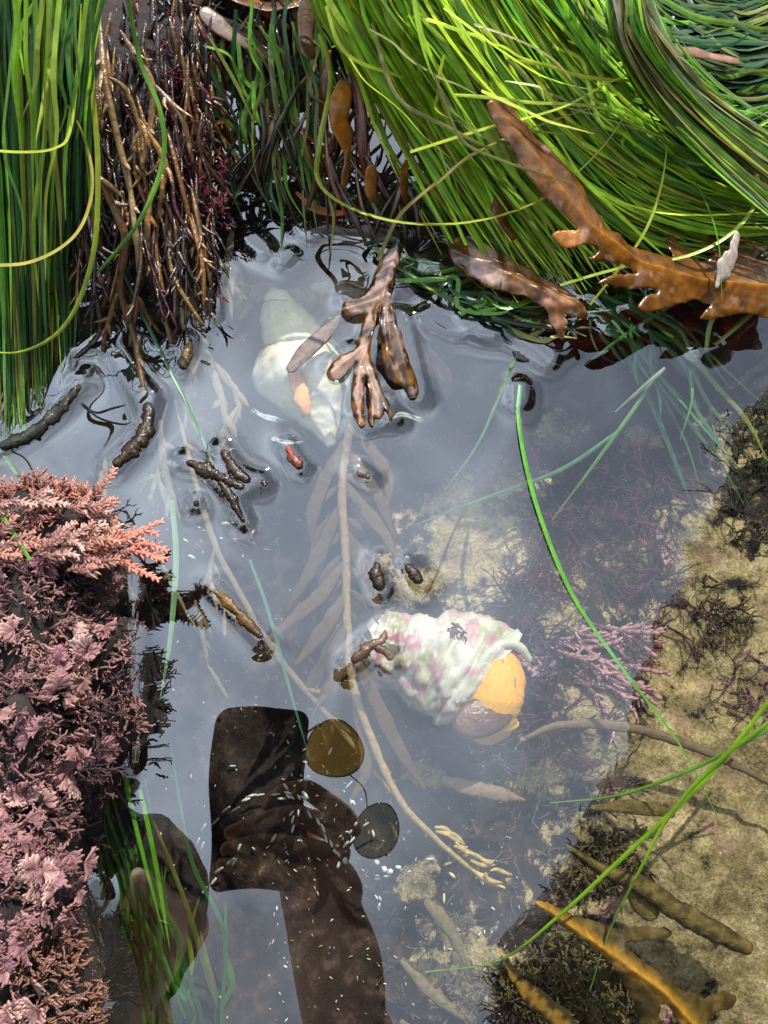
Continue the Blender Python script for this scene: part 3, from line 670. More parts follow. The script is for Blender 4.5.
# floating dark bits under the ruffled frond
for i, (pts, w, label) in enumerate([
    ([(440, 300, .001), (460, 310, .001), (485, 330, .001)], [.002, .006, .002], 'black brown floating blade left under the ruffled frond'),
    ([(500, 335, .001), (520, 345, .001), (545, 360, .0008)], [.003, .007, .002], 'black brown blade floating lowest beneath the ruffled frond'),
    ([(430, 320, .0012), (455, 330, .0012), (490, 318, .0012), (520, 312, .001)], [.001, .002, .002, .001], 'narrow black blade floating among wet grass')]):
    solo(strap(pts, w, (.035, .015, .006)), 'kelp_strip', M['kelp'], label, 'kelp', 'kelp blades in the rim tangle'); wet([p[:2] for p in pts], .005)

# ------------------------------------------------------------------ E. big amber frond
t = thing('amber_kelp', 'large amber brown kelp frond with side lobes running to the right edge', 'kelp', P(620, 250, .01))
poly = [(485,104),(496,98),(511,104),(522,120),(547,146),(562,159),(580,179),(593,203),(604,221),(619,234),(637,245),(659,252),(676,256),(668,236),(676,229),(690,252),(699,262),(716,256),(710,226),(718,218),(727,243),(734,247),(751,225),(768,211),(785,206),(796,230),(756,256),(768,260),(800,256),(800,320),(768,318),(738,313),(712,320),(698,318),(712,305),(694,300),(668,309),(646,316),(634,311),(641,300),(662,291),(641,289),(615,290),(592,288),(614,278),(640,273),(619,265),(600,265),(584,263),(599,254),(597,250),(582,246),(563,250),(549,237),(562,232),(581,232),(562,216),(544,199),(527,177),(513,155),(496,128)]
def acol(p, de, dm):
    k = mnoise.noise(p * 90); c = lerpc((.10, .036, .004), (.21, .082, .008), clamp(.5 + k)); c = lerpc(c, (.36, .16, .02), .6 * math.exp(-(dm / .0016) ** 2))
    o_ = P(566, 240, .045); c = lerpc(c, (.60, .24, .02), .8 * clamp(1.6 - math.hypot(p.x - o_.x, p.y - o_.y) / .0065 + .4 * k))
    if mnoise.noise(p * 170 + Vector((3, 1, 0))) > .5: c = lerpc(c, (.34, .22, .13), .5)  # lighter blotches are wet sheen painted into the frond colour
    return c
sheet(poly, None, [(490, 100, .070), (540, 162, .060), (590, 225, .048), (640, 262, .035), (700, 280, .025), (810, 290, .018)], acol, step=.0009, curl=.0016, rel=.0007, droop=.2).build('blade', M['kelp'], t)
mb = strap([(738, 232, .035), (732, 255, .034), (722, 272, .032), (716, 288, .03)], [.002, .005, .006, .001], ((.42, .34, .28), (.5, .42, .36)), thk=.0007, ruffle=.6, rf=200, roll=.7, n=30)
solo(mb, 'kelp_scrap', M['weed'], 'pale curled dry scrap resting on the amber frond', 'kelp')
# F. ruffled frond
t = thing('ruffled_kelp', 'ruffled brown kelp with painted pale pink sheen lying on the dark wet grass', 'kelp', P(520, 290, .005))
poly = [(448,241),(463,235),(483,240),(503,252),(525,262),(547,278),(566,289),(584,304),(589,318),(577,320),(563,314),(567,327),(564,341),(557,335),(551,324),(546,309),(533,300),(514,294),(491,289),(474,280),(458,269),(449,256)]
def rcol2(p, de, dm):
    k = mnoise.noise(p * 110); c = lerpc((.09, .035, .006), (.22, .10, .02), clamp(.5 + k * 1.4))
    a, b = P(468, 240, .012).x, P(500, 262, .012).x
    if a < p.x < b + .004 * k and de > .001: c = lerpc(c, (.48, .38, .30), clamp(.75 + k))  # pale band: sheen of the wet surface, put in as vertex colour
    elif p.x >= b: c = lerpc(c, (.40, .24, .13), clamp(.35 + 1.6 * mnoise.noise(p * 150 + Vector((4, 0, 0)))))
    return c
sheet(poly, None, [[(450, 250, .013), (490, 265, .015), (540, 290, .013), (585, 314, .009)], [(550, 300, .011), (562, 338, .004)]], rcol2, step=.0007, curl=.003, rel=.0009, seed=3, droop=.3).build('blade', M['kelp'], t)
wet([(455, 265), (500, 300), (560, 345)], .006)

# ------------------------------------------------------------------ G. antler kelp and its submerged stem
t = thing('antler_kelp', 'brown antler shaped kelp over the pale whelk with a long submerged stem', 'kelp', P(370, 400, -.02))
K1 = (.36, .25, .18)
poly = [(392,243),(404,245),(397,270),(395,279),(391,291),(390,304),(394,312),(398,325),(403,340),(407,353),(414,371),(420,391),(416,400),(410,400),(406,392),(405,386),(399,385),(388,379),(383,366),(382,345),(379,322),(380,302),(377,311),(375,327),(371,343),(370,356),(375,366),(378,379),(382,390),(390,405),(394,418),(391,424),(388,416),(384,407),(382,418),(379,422),(375,415),(375,426),(371,429),(368,416),(370,400),(367.5,376),(365,376),(364,395),(365,416),(366,426),(362,429),(358,426),(353,416),(351,400),(352,379),(356,361),(347,374),(338,383),(330,381),(325,373),(334,360),(344,354),(356,348),(360,332),(365,315),(355,316),(347,318),(342,312),(341,305),(344,301),(362,295),(371,286),(375,270)]
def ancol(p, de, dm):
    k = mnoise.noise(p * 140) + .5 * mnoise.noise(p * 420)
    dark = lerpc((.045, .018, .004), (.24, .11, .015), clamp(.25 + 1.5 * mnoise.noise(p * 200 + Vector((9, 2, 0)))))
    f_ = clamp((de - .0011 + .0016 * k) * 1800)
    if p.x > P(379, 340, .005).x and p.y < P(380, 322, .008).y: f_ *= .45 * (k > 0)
    return lerpc(dark, (.40, .31, .25), f_)  # pale middle imitates light reflecting off the wet kelp, painted as colour
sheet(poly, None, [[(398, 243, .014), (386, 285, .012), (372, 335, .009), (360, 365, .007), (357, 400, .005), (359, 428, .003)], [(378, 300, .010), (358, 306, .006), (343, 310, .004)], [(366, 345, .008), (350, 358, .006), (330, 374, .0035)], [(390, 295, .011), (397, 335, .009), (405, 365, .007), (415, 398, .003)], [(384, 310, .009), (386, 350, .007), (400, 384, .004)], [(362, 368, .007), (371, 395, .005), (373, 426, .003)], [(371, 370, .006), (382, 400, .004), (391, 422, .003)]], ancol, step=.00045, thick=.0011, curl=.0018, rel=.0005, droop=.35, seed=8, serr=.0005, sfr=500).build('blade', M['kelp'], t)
SUBT = (.22, .12, .06)
strap([(352, 420, -.001), (345, 455, -.006), (342, 500, -.009), (346, 560, -.012), (347, 620, -.015), (352, 680, -.020), (372, 740, -.025), (400, 800, -.032), (435, 838, -.04), (470, 868, -.045), (500, 886, -.05)], [.0022, .0021, .002, .002, .0018, .0013, .001], (SUBT, (.40, .28, .12)), thk=.0014, ruffle=.3, rf=200, n=110, sides=8, wave=0).build('stem', M['weed'], t)
for pts in [[(343, 500, -.01), (325, 540, -.012), (305, 580, -.016), (286, 612, -.02)], [(345, 560, -.012), (325, 590, -.014), (298, 615, -.017), (268, 640, -.02)],
            [(347, 590, -.013), (330, 620, -.014), (312, 645, -.018), (295, 665, -.02)], [(347, 620, -.015), (335, 650, -.015), (318, 672, -.02), (300, 700, -.025)],
            [(343, 480, -.009), (365, 510, -.010), (385, 535, -.011), (398, 560, -.012)], [(344, 440, -.006), (365, 480, -.008), (380, 500, -.010), (395, 540, -.014)],
            [(346, 530, -.011), (360, 560, -.013), (372, 590, -.014), (378, 620, -.015)], [(345, 440, -.004), (325, 480, -.008), (312, 520, -.012), (318, 560, -.02)],
            [(352, 430, -.004), (375, 455, -.006), (388, 480, -.008), (386, 510, -.012)], [(352, 650, -.015), (375, 700, -.02), (400, 750, -.028), (425, 790, -.035)],
            [(350, 680, -.02), (362, 720, -.025), (366, 770, -.03), (352, 800, -.035)], [(348, 660, -.018), (330, 690, -.02), (325, 720, -.03), (328, 750, -.035)]]:
    strap(pts, [.001, .0032, .0036, .0026, .0008], vcol((.085, .045, .018), .25), thk=.0004, ruffle=.35, rf=180, n=30, sides=8, wave=.0008).build('leaflet', M['weed'], t)
for i in range(18):
    f_ = i / 17; x, y = 344 + 6 * f_, 470 + 200 * f_; sg = -1 if i % 2 else 1; L_ = U(34, 58) * (1 if sg < 0 else .7); zz = -.008 - .010 * f_
    strap([(x, y, zz), (x + sg * L_ * .5 + U(-3, 3), y + L_ * .45, zz - .003), (x + sg * L_ * .8 + U(-4, 4), y + L_ * U(.8, 1.1), zz - .007)], [.0004, .0016, .0019, .0012, .0003], vcol((.09, .048, .02), .3), thk=.0004, ruffle=.4, rf=200, n=24, sides=8, wave=.001).build('leaflet', M['weed'], t)
for i in range(12):
    x, y = 430 + i * 5.5 + U(-6, 6), 828 + i * 4 + U(-5, 5)
    strap([(x, y, -.042), (x + U(4, 12), y + U(-2, 8), -.042), (x + U(12, 26), y + U(0, 16), -.044)], [.0006, .0012, .0004], (.42, .29, .10), thk=.0006, n=12, sides=6, ruffle=.2, wave=0).build('leaflet', M['weed'], t)
strap([(470, 868, -.045), (488, 880, -.045), (505, 888, -.045)], [.0008, .0018, .0004], (.6, .40, .12), thk=.0012, n=12, sides=6, ruffle=.1, wave=0).build('leaflet', M['weed'], t)
wet([(398, 255), (378, 310), (352, 410)], .005); wet([(345, 300), (352, 304)], .003); wet([(335, 366), (350, 354)], .004); wet([(398, 320), (416, 394)], .005); wet([(366, 425), (384, 418)], .004); wet([(394, 420), (386, 400)], .003)

# second stem to the left and pale submerged fronds
def subweed(paths, w, col, label, name='submerged_seaweed', leaf=0, grp='submerged tan seaweeds'):
    mb = MB()
    for i, p in enumerate(paths):
        ww = w * (1 if i == 0 else .8)
        q = sweep(mb, PP(p), [ww * .5, ww * 1.1, ww, ww * .9, ww * .2], [ww * .4] * 2, vcol(col, .15), n=46, sides=8, ruffle=.35, rfreq=220, seed=i + U(0, 50))
        for _ in range(leaf):
            k = random.randrange(4, len(q) - 2); T = (q[k] - q[k - 1]).normalized(); d = T + Vector((U(-1, 1), U(-1, 1), U(-.2, .2))) * .8; L = U(.005, .013)
            sweep(mb, [q[k], q[k] + d * L * .5, q[k] + d * L], [ww * .3, ww * 1.0, ww * .9, ww * .2], ww * .35, vcol(col, .2), n=10, sides=6, seed=_)
    return solo(mb, name, M['weed'], label, 'seaweed', grp)
subweed([[(175, 400, -.006), (195, 480, -.008), (215, 545, -.010), (238, 590, -.012), (270, 645, -.016), (305, 690, -.022), (345, 735, -.03), (385, 785, -.036), (420, 825, -.042)],
         [(215, 545, -.010), (210, 580, -.012), (225, 610, -.012)]], .0013, (.18,.12,.06), 'long thin tan stem running diagonally from the pods towards the stringy tips', leaf=9)
subweed([[(200, 310, -.003), (205, 350, -.006), (222, 400, -.008), (228, 440, -.012)], [(205, 340, -.005), (190, 380, -.01), (185, 430, -.014)], [(210, 360, -.006), (235, 390, -.01), (240, 420, -.012)]], .0022, (.18,.13,.075), 'pale tan fronds under water left of the whelk', leaf=7)
subweed([[(160, 420, -.008), (165, 470, -.01), (180, 520, -.012)], [(165, 450, -.01), (150, 500, -.014)]], .0018, (.15,.12,.07), 'faint tan frond beneath the water by the banana shaped pod', leaf=5)
subweed([[(105, 460, -.012), (102, 500, -.016), (110, 540, -.02)]], .0022, (.2,.15,.09), 'short tan piece under water above the rock tip', leaf=1)
subweed([[(195, 600, -.012), (205, 650, -.016), (208, 670, -.02)], [(160, 560, -.012), (190, 620, -.016)]], .0012, (.15,.12,.065), 'thin tan sprig under water right of the pink rock', leaf=3)
subweed([[(232, 230, -.003), (228, 270, -.006), (232, 320, -.01)], [(225, 270, -.006), (242, 300, -.01)]], .0020, (.16,.125,.075), 'pale frond tips under water above the floating pods', leaf=4)
subweed([[(310, 288, -.006), (340, 290, -.006), (372, 300, -.006)]], .0038, (.20, .17, .13), 'grey brown submerged blade right of the whelk apex', leaf=0)
subweed([[(440, 780, -.045), (480, 790, -.045), (525, 800, -.05)]], .0034, (.2,.13,.075), 'blurred tan blade deep in the middle of the pool', leaf=0)
subweed([[(425, 900, -.05), (450, 930, -.055), (465, 965, -.06)], [(400, 960, -.06), (440, 1000, -.06), (490, 1030, -.065)], [(400, 1020, -.07), (430, 1050, -.07), (470, 1090, -.07)]], .003, (.17, .12, .06), 'tan drifting blades near the bottom middle', leaf=3)
t2 = subweed([[(525, 738, -.03), (560, 725, -.028), (620, 726, -.024), (680, 742, -.022), (735, 765, -.02), (800, 800, -.02)]], .0022, (.16, .11, .06), 'brown submerged stem arching over the sandy shelf', leaf=0)

# gray strap over the whelk
mb = strap([(288, 372, .0006), (305, 352, .0006), (328, 330, .0006), (340, 316, .0004)], [.0022, .0040, .0038, .0008], (.20, .16, .145), thk=.0006, ruffle=.15, n=30)
solo(mb, 'kelp_strip', M['weed'], 'grey mauve strap floating across the pale whelk', 'kelp', 'kelp blades in the rim tangle'); wet([(290, 370), (338, 318)], .003, .0007)

# ------------------------------------------------------------------ I. floating pods
def pod(parts, label, cols=((.035, .016, .004), (.015, .008, .003))):
    mb = MB()
    for pts, w in parts:
        z = .0034
        sweep(mb, PP([(a, b, z) for a, b in pts]), w, [x * .42 for x in w], (vcol(cols[0]), vcol(cols[1])), n=60, sides=12, ruffle=.55, rfreq=260, seed=U(0, 99), cup=-.3)
        wet(pts, max(w) * .9, .0020)
    return solo(mb, 'floating_pod', M['pod'], label, 'seaweed piece', 'brown seaweed pieces floating on the pool')
m = .001
pod([([(148, 402), (146, 428), (134, 446), (114, 466)], [2 * m, 3.4 * m, 3.6 * m, 2 * m])], 'banana shaped dark brown piece floating left of the whelk', ((.022, .012, .004), (.03, .014, .004)))
pod([([(186, 462), (205, 468), (225, 480), (244, 488)], [1.5 * m, 3.4 * m, 3.2 * m, 1.5 * m]), ([(222, 450), (235, 470), (250, 482)], [1.5 * m, 3.0 * m, 2 * m]), ([(215, 475), (228, 492), (244, 522)], [1.5 * m, 2.4 * m, .8 * m])], 'clustered brown piece floating at the tip of the blue green blade')
pod([([(214, 590), (228, 603), (245, 620), (262, 638)], [1.4 * m, 2.6 * m, 2.6 * m, 1 * m])], 'slim dark piece with golden top floating right of the pink rock', ((.16, .085, .012), (.04, .02, .006)))
pod([([(377, 562), (376, 575), (382, 590)], [1.8 * m, 3.2 * m, 3 * m])], 'round brown bit poking up left of the two near the stem')
pod([([(406, 564), (414, 574), (422, 583)], [1.2 * m, 2.6 * m, 2.4 * m])], 'oval brown bit poking up right of the two near the stem')
pod([([(352, 662), (368, 648), (382, 640), (386, 630)], [1.5 * m, 3.0 * m, 2 * m, .8 * m]), ([(374, 645), (386, 652), (392, 660)], [1.6 * m, 2 * m, 1.4 * m])], 'forked brown tip breaking the surface at the turban shell', ((.10,.05,.02), (.12,.08,.055)))
pod([([(287, 446), (292, 456), (302, 468)], [.8 * m, 2.4 * m, 2.2 * m])], 'small dark red tip floating below the whelk', ((.30, .05, .03), (.05, .02, .01)))
pod([([(357, 470), (364, 474), (370, 478)], [1.5 * m, 2.2 * m, 1 * m])], 'tiny pale brown bit floating beside the main stem', ((.2, .15, .11), (.07, .05, .03)))
pod([([(190, 342), (186, 356), (181, 368)], [1.5 * m, 2.6 * m, 2.6 * m])], 'tan knob breaking the surface above the blue green blade', ((.22, .15, .06), (.08, .045, .02)))
pod([([(196, 500), (197, 506)], [1.2 * m, 1.8 * m])], 'tiny dark tip floating below the clustered piece')
pod([([(262, 480), (266, 486)], [1 * m, 1.4 * m])], 'tiny black speck of weed floating right of the clustered piece', ((.03, .02, .01), (.02, .01, .01)))
pod([([(0, 448), (35, 430), (60, 408), (80, 384)], [2.5 * m, 3.2 * m, 2.6 * m, 1 * m])], 'long dark flat blade floating below the left grass clump', ((.03, .035, .02), (.05, .05, .025)))
mb = MB(); sweep(mb, PP([(78, 400, .0006), (95, 412, .0006), (112, 408, .0006), (130, 404, .0006)]), .0004, .0004, (.02, .02, .015), n=20); sweep(mb, PP([(78, 402, .0006), (100, 418, .0006), (126, 424, .0006), (134, 416, .0006), (131, 402, .0006)]), .0004, .0004, (.02, .02, .015), n=24)
solo(mb, 'weed_thread', M['weed'], 'thin black looping thread beside the banana shaped piece', 'seaweed')
for a, b in [((20, 330), (5, 420)), ((48, 350), (50, 395)), ((78, 330), (84, 345)), ((430, 262), (400, 285)), ((250, 240), (262, 250)), ((700, 350), (712, 345)), ((630, 310), (640, 318)), ((520, 390), (519, 400)),
             ((215, 275), (210, 315)), ((184, 300), (172, 345)), ((100, 330), (145, 398)), ((118, 310), (120, 330)), ((300, 230), (400, 240)), ((440, 250), (480, 330)), ((590, 300), (605, 320))]: wet([a, b], .004, .0022)
for i in range(26): a = U(290, 610); b = 232 + (a - 290) * .22 + U(-25, 25); wet([(a, b), (a + U(-15, 15), b + U(-15, 15))], .002, U(-.0012, .002))
for i in range(14): a = U(62, 98); b = U(880, 1024); wet([(a, b), (a + U(-8, 8), b + U(-12, 12))], .002, U(-.001, .0022))
for i in range(16): a = U(5, 110); b = U(310, 380); wet([(a, b), (a + U(-6, 6), b + U(4, 22))], .0015, U(.0008, .0018))

# ------------------------------------------------------------------ J/K shells
def helix_shell(apex, tip, prof, turns, R, col, bumpy=.0, n_u=90, n_v=48, knob=0, seed=0, sut=.10, rows=0, squash=1, phase=0., shear=0.):
    """spindle shell: prof(u)->radius factor from apex to tip; a suture groove winds round it"""
    ax = (tip - apex); L = ax.length; ax.normalize(); S = ax.cross(Vector((0, 0, 1))).normalized(); N = S.cross(ax)
    mb = MB()
    for i in range(n_u):
        u = i / (n_u - 1)
        for j in range(n_v):
            v = 2 * PI * j / n_v
            w = turns(u) - v / (2 * PI) + phase; fr_ = w - math.floor(w)
            step = (1 - sut) + sut * (math.sin(PI * min(1, fr_ * 1.0)) ** .5) - sut * .5 * (1 if fr_ < .06 else 0)
            r = R * prof(u) * step
            r *= 1 + rows * math.sin(turns(u) * 2 * PI * 6 - v * 6) * .5 + knob * max(0, math.sin(v * 7 + fr_ * 2)) * (fr_ < .5)
            p = apex + ax * (u * L) + (S * math.cos(v) + N * math.sin(v) * squash) * r
            p += ax * (-shear * L * math.cos(v) * u ** 3)
            r2 = bumpy * mnoise.fractal(p * 90 + Vector((seed, 0, 0)), 1, 2, 4) + bumpy * .4 * mnoise.noise(p * 420)
            p += (S * math.cos(v) + N * math.sin(v)) * r2
            mb.v.append(p); mb.c.append(col(u, v, p, fr_))
    for i in range(n_u - 1):
        for j in range(n_v):
            a = i * n_v + j; b = i * n_v + (j + 1) % n_v; mb.f.append((a, a + n_v, b + n_v, b))
    mb.f.append(tuple(range(n_v))); mb.f.append(tuple((n_u - 1) * n_v + j for j in range(n_v - 1, -1, -1)))
    return mb, ax, S, N, L
def pw(pts):
    def f(u):
        for (a, x), (b, y) in zip(pts, pts[1:]):
            if u <= b:
                t_ = (u - a) / (b - a); t_ = t_ * t_ * (3 - 2 * t_) * .5 + t_ * .5; return x + (y - x) * t_
        return pts[-1][1]
    return f
def shell_mat():
    m, nt, n, l = newmat('shell crust')
    at = n.new('ShaderNodeAttribute'); at.attribute_name = 'Col'
    a = noise_node(n, l, 110, 6, .7); b = noise_node(n, l, 700, 4, .7)
    r = ramp(n, [(.3, (.72, .74, .72)), (.7, (1.15,) * 3)]); l.new(a.outputs['Fac'], r.inputs[0])
    col = mixc(n, l, at.outputs['Color'], r.outputs[0], 1., 'MULTIPLY')
    r2 = ramp(n, [(.3, (.85,) * 3), (.7, (1.1,) * 3)]); l.new(b.outputs['Fac'], r2.inputs[0])
    col = mixc(n, l, col, r2.outputs[0], 1., 'MULTIPLY')
    p = n.new('ShaderNodeBsdfPrincipled'); l.new(col, p.inputs['Base Color']); p.inputs['Roughness'].default_value = .45
    bp = n.new('ShaderNodeBump'); bp.inputs['Strength'].default_value = .5; bp.inputs['Distance'].default_value = .0008
    l.new(a.outputs['Fac'], bp.inputs['Height']); l.new(bp.outputs['Normal'], p.inputs['Normal'])
    out = n.new('ShaderNodeOutputMaterial'); l.new(p.outputs[0], out.inputs[0]); return m
M['shell'] = shell_mat()
# pale whelk
a0 = P(272, 288, -.030); a1 = P(332, 446, -.030)
t = thing('whelk', 'large pale whelk shell with a smooth pointed spire and orange opening', 'sea snail', P(300, 365, -.05))
def wcol(u, v, p, fr_):
    k = mnoise.noise(p * 60); g = clamp(.5 + k)
    c = lerpc((.74, .64, .50), (.64, .50, .20), g * (.9 if u < .45 else .5))
    if fr_ < .045 and .05 < u < .9: c = lerpc(c, (.22, .24, .2), .8)
    if u > .55: c = lerpc(c, (.52, .54, .42), .4 * (.5 + .5 * math.sin(u * 150)))
    return c
prof = pw([(0, .05), (.06, .28), (.2, .50), (.33, .66), (.42, .86), (.50, 1.0), (.58, .98), (.70, .74), (.82, .44), (.92, .22), (1, .10)])
mb, ax, S, N, L = helix_shell(a0, a1, prof, lambda u: 2.1 * (u / .5) ** .6 if u < .5 else 2.1 + .35 * (u - .5), .0250, wcol, bumpy=.0006, sut=.13, n_u=150, n_v=80, squash=.85, knob=.05, phase=.35)
mb.build('shell', M['shell'], t)
# flared outer lip wing towards the right
mbw = MB()
lipw = [(335, 360), (352, 372), (352, 392), (342, 412), (334, 432)]
sweep(mbw, [P(318, 352, -.026), P(340, 366, -.030), P(346, 384, -.034), P(340, 408, -.036), P(334, 440, -.036)], [.004, .008, .010, .008, .003], [.003, .004, .004, .003], lambda q_: lerpc((.52, .55, .50), (.56, .55, .40), .5 + .5 * math.sin(q_ * 60)), n=50, sides=14, ruffle=.12, rfreq=200)
mbw.build('outer_lip', M['shell'], t)
mbo = MB(); sweep(mbo, [P(293, 366, -.0105), P(298, 382, -.009), P(303, 402, -.010), P(309, 416, -.013)], [.0026, .0040, .0040, .0022], [.0016] * 2, ((.66, .26, .07), (.70, .32, .10)), n=30, sides=10, ruffle=.5, rfreq=300)
mbo.build('aperture', M['flake'], t)
mbo = MB(); sweep(mbo, [P(289, 362, -.0112), P(293, 384, -.0105), P(299, 404, -.0115), P(304, 418, -.014)], [.0008, .0012, .0010, .0006], [.001] * 2, (.16, .14, .12), n=30, sides=8)
mbo.build('inner_lip', M['flake'], t)

# turban snail
t = thing('turban_snail', 'knobbly white and pink turban snail with orange yellow foot out', 'sea snail', P(450, 670, -.07))
b0 = P(362, 640, -.042); b1 = P(488, 676, -.036)
def tcol(u, v, p, fr_):
    k = mnoise.noise(p * 75); k2 = mnoise.noise(p * 140 + Vector((5, 5, 5))); k3 = mnoise.noise(p * 110 + Vector((1, 8, 2)))
    c = lerpc((.58, .50, .41), (.36, .31, .18), clamp(.5 + k * 1.3))
    if k2 > .18: c = lerpc(c, (.44, .16, .22), clamp((k2 - .12) * 6) * .7)
    if k3 > .48: c = lerpc(c, (.18, .07, .12), .8)
    if u > .9: c = lerpc(c, (.58, .58, .50), clamp((u - .9) * 10))
    return c
prof2 = pw([(0, .30), (.05, .46), (.2, .58), (.4, .74), (.6, .90), (.8, 1.0), (.93, .96), (1, .86)])
mb, ax, S, N, L = helix_shell(b0, b1, prof2, lambda u: 2.6 * u ** .8, .0275, tcol, bumpy=.0024, sut=.09, n_u=120, n_v=80, squash=.8, seed=4, knob=.08, shear=.18)
mb.build('shell', M['shell'], t)
# white lip ring at the open end, slightly tilted
mbl = MB(); sweep(mbl, [P(530, 662, -.026), P(521, 648, -.0215), P(504, 644, -.0185), P(485, 658, -.0175), P(470, 682, -.019), P(456, 704, -.022)], [.0016, .0024, .0026, .0026, .0022, .0010], [.0018, .002, .002, .0014], (.50, .45, .35), n=50, sides=10, ruffle=.25, rfreq=260); mbl.build('lip', M['shell'], t)
mbf = MB()
sweep(mbf, [P(505, 655, -.030), P(500, 672, -.025), P(495, 696, -.023), P(491, 720, -.027), P(488, 743, -.037)], [.009, .0125, .0130, .0125, .007], [.009, .010, .010, .007, .004], ((.75, .24, .004), (.66, .42, .05)), n=60, sides=20, ruffle=.14, rfreq=120)
mbf.build('foot', M['flake'], t)
mbs = MB()
for k in range(3):
    sweep(mbs, [P(502 + 4 * k, 660 + 5 * k, -.0165), P(510 + 2 * k, 680, -.0150), P(511 + k, 704 - 4 * k, -.0150)], .0009, .0006, (.30, .20, .07), n=14, sides=6, ruffle=.5, rfreq=300)
mbs.build('foot_stripe', M['flake'], t)
oc = P(484, 716, -.018); mbo = MB(); nn = 40
e1 = (P(508, 706, -.018) - P(460, 724, -.018)).normalized(); e2 = Vector((-e1.y, e1.x, .0)); e3 = Vector((0, .25, 1)).normalized()
for rg in range(9):
    rr = rg / 8
    for k in range(nn):
        a = 2 * PI * k / nn
        p = oc + e1 * math.cos(a) * rr * .0150 + e2 * math.sin(a) * rr * .0086 + e3 * (.0030 * math.sqrt(max(0, 1 - rr * rr)) + .0003 * math.sin(rr * 26 + a))
        mbo.v.append(p); g = .5 + .5 * mnoise.noise(p * 300); mbo.c.append(lerpc((.09, .035, .02), (.24, .11, .06), g * (.4 + .6 * (math.sin(a) * .5 + .5))))
for rg in range(8):
    for k in range(nn): a = rg * nn + k; b = rg * nn + (k + 1) % nn; mbo.f.append((a, a + nn, b + nn, b))
for k in range(nn):
    mbo.v.append(mbo.v[8 * nn + k] - e3 * .002); mbo.c.append((.14, .08, .06))
for k in range(nn): a = 8 * nn + k; b = 8 * nn + (k + 1) % nn; mbo.f.append((a, a + nn, b + nn, b))
mbo.build('operculum', M['stalk'], t)

# ------------------------------------------------------------------ N. lower right kelps
t = thing('golden_kelp', 'golden brown forked kelp lying on the sand at the lower right', 'kelp', P(640, 960, -.03))
GK = (.035, .020, .006)
mid = (.30, .14, .014)
poly = [(532,900),(549,902),(572,914),(595,921),(615,930),(639,926),(668,927),(672,934),(659,941),(636,940),(622,945),(639,958),(662,974),(682,990),(702,998),(729,992),(740,998),(732,1008),(713,1013),(709,1026),(722,1050),(685,1050),(679,1024),(669,1006),(660,1002),(660,1024),(656,1050),(634,1050),(638,1014),(632,998),(622,981),(608,962),(588,943),(568,930),(548,915)]
def gcol(p, de, dm):
    k = mnoise.noise(p * 180)
    c = lerpc((.055, .030, .006), (.12, .07, .015), clamp(.5 + k)); return lerpc(c, (.50, .23, .02), clamp(math.exp(-(dm / .0026) ** 2) * (.85 + .4 * k)))
sheet(poly, None, [(534, 901, -.012), (575, 929, -.013), (620, 960, -.014), (665, 993, -.016), (710, 1045, -.02)], gcol, step=.0007, thick=.0022, curl=.003, rel=.0012, droop=.5, floor_=False, seed=5, serr=.0009, sfr=350).build('blade', M['weed'], t)
t = thing('olive_kelp', 'olive brown rod shaped kelp lying diagonally on the bright sand', 'kelp', P(680, 910, -.03))
strap([(565, 845, -.018), (600, 868, -.020), (640, 885, -.022), (690, 918, -.022), (752, 950, -.022)], [.001, .003, .0046, .0044, .0034], (.13, .085, .022), thk=.0028, ruffle=.25, rf=150, n=70, sides=12, edge=(.05, .03, .01), wave=0).build('stem', M['fuzzy'], t)
strap([(630, 885, -.024), (645, 905, -.026), (657, 918, -.026)], [.003, .0052, .0045], (.12, .08, .02), thk=.002, ruffle=.3, n=30).build('branch', M['fuzzy'], t)
strap([(560, 806, -.03), (610, 806, -.03), (665, 814, -.03)], [.0015, .0040, .0030], (.20, .15, .05), thk=.002, ruffle=.3, n=30)
solo(strap([(590, 808, -.03), (640, 808, -.03), (675, 814, -.03)], [.0010, .0034, .0022], (.11, .075, .02), thk=.001, ruffle=.3, n=30), 'kelp_scrap', M['fuzzy'], 'short olive scrap under water above the olive rod kelp', 'kelp')
solo(strap([(505, 965, -.03), (525, 990, -.032), (550, 1012, -.034), (585, 1045, -.036)], [.001, .004, .0045, .004], (.24, .12, .015), thk=.0009, ruffle=.35, n=90, sides=16, edge=GK), 'kelp_strip', M['weed'], 'golden brown blade under water at the bottom edge left of the forked kelp', 'kelp')
# bushy brown weeds, submerged
def weedbush(cx, cy, rx, ry, n, base, tip, label, L=(.003, .006), lift=.0, depth=3, r=.0007, mat='weed', name='weed_tuft', up=.6, cat='seaweed', grp='weed tufts on the pool bed', dirb=None, nbr=2, spread=.7):
    mb = MB()
    for i in range(n):
        a = U(0, 2 * PI); q = rnd() ** .6
        o = F_(cx + math.cos(a) * q * rx * 1.25, cy + math.sin(a) * q * ry * 1.25, lift + U(0, .004))
        d = Vector((U(-1, 1), U(-1, 1), up * .8 + U(-.3, .3)))
        if dirb: d = d * .5 + Vector(dirb)
        bushy(mb, o, d.normalized(), U(*L), depth, r, rcol(base, tip), spread, nbr=nbr)
    return solo(mb, name, M[mat], label, cat, grp)
DB = (.035, .022, .010); OB = (.14, .10, .03)
weedbush(560, 985, 55, 40, 130, DB, OB, 'bushy dark brown weed around the golden forked kelp', r=.001)
weedbush(755, 440, 28, 45, 90, (.012, .016, .008), (.05, .055, .02), 'dark olive weed tuft at the right edge above the sand')
weedbush(720, 610, 30, 26, 34, (.05, .03, .015), (.14, .085, .05), 'small brown weed patch in the middle of the sandy shelf')
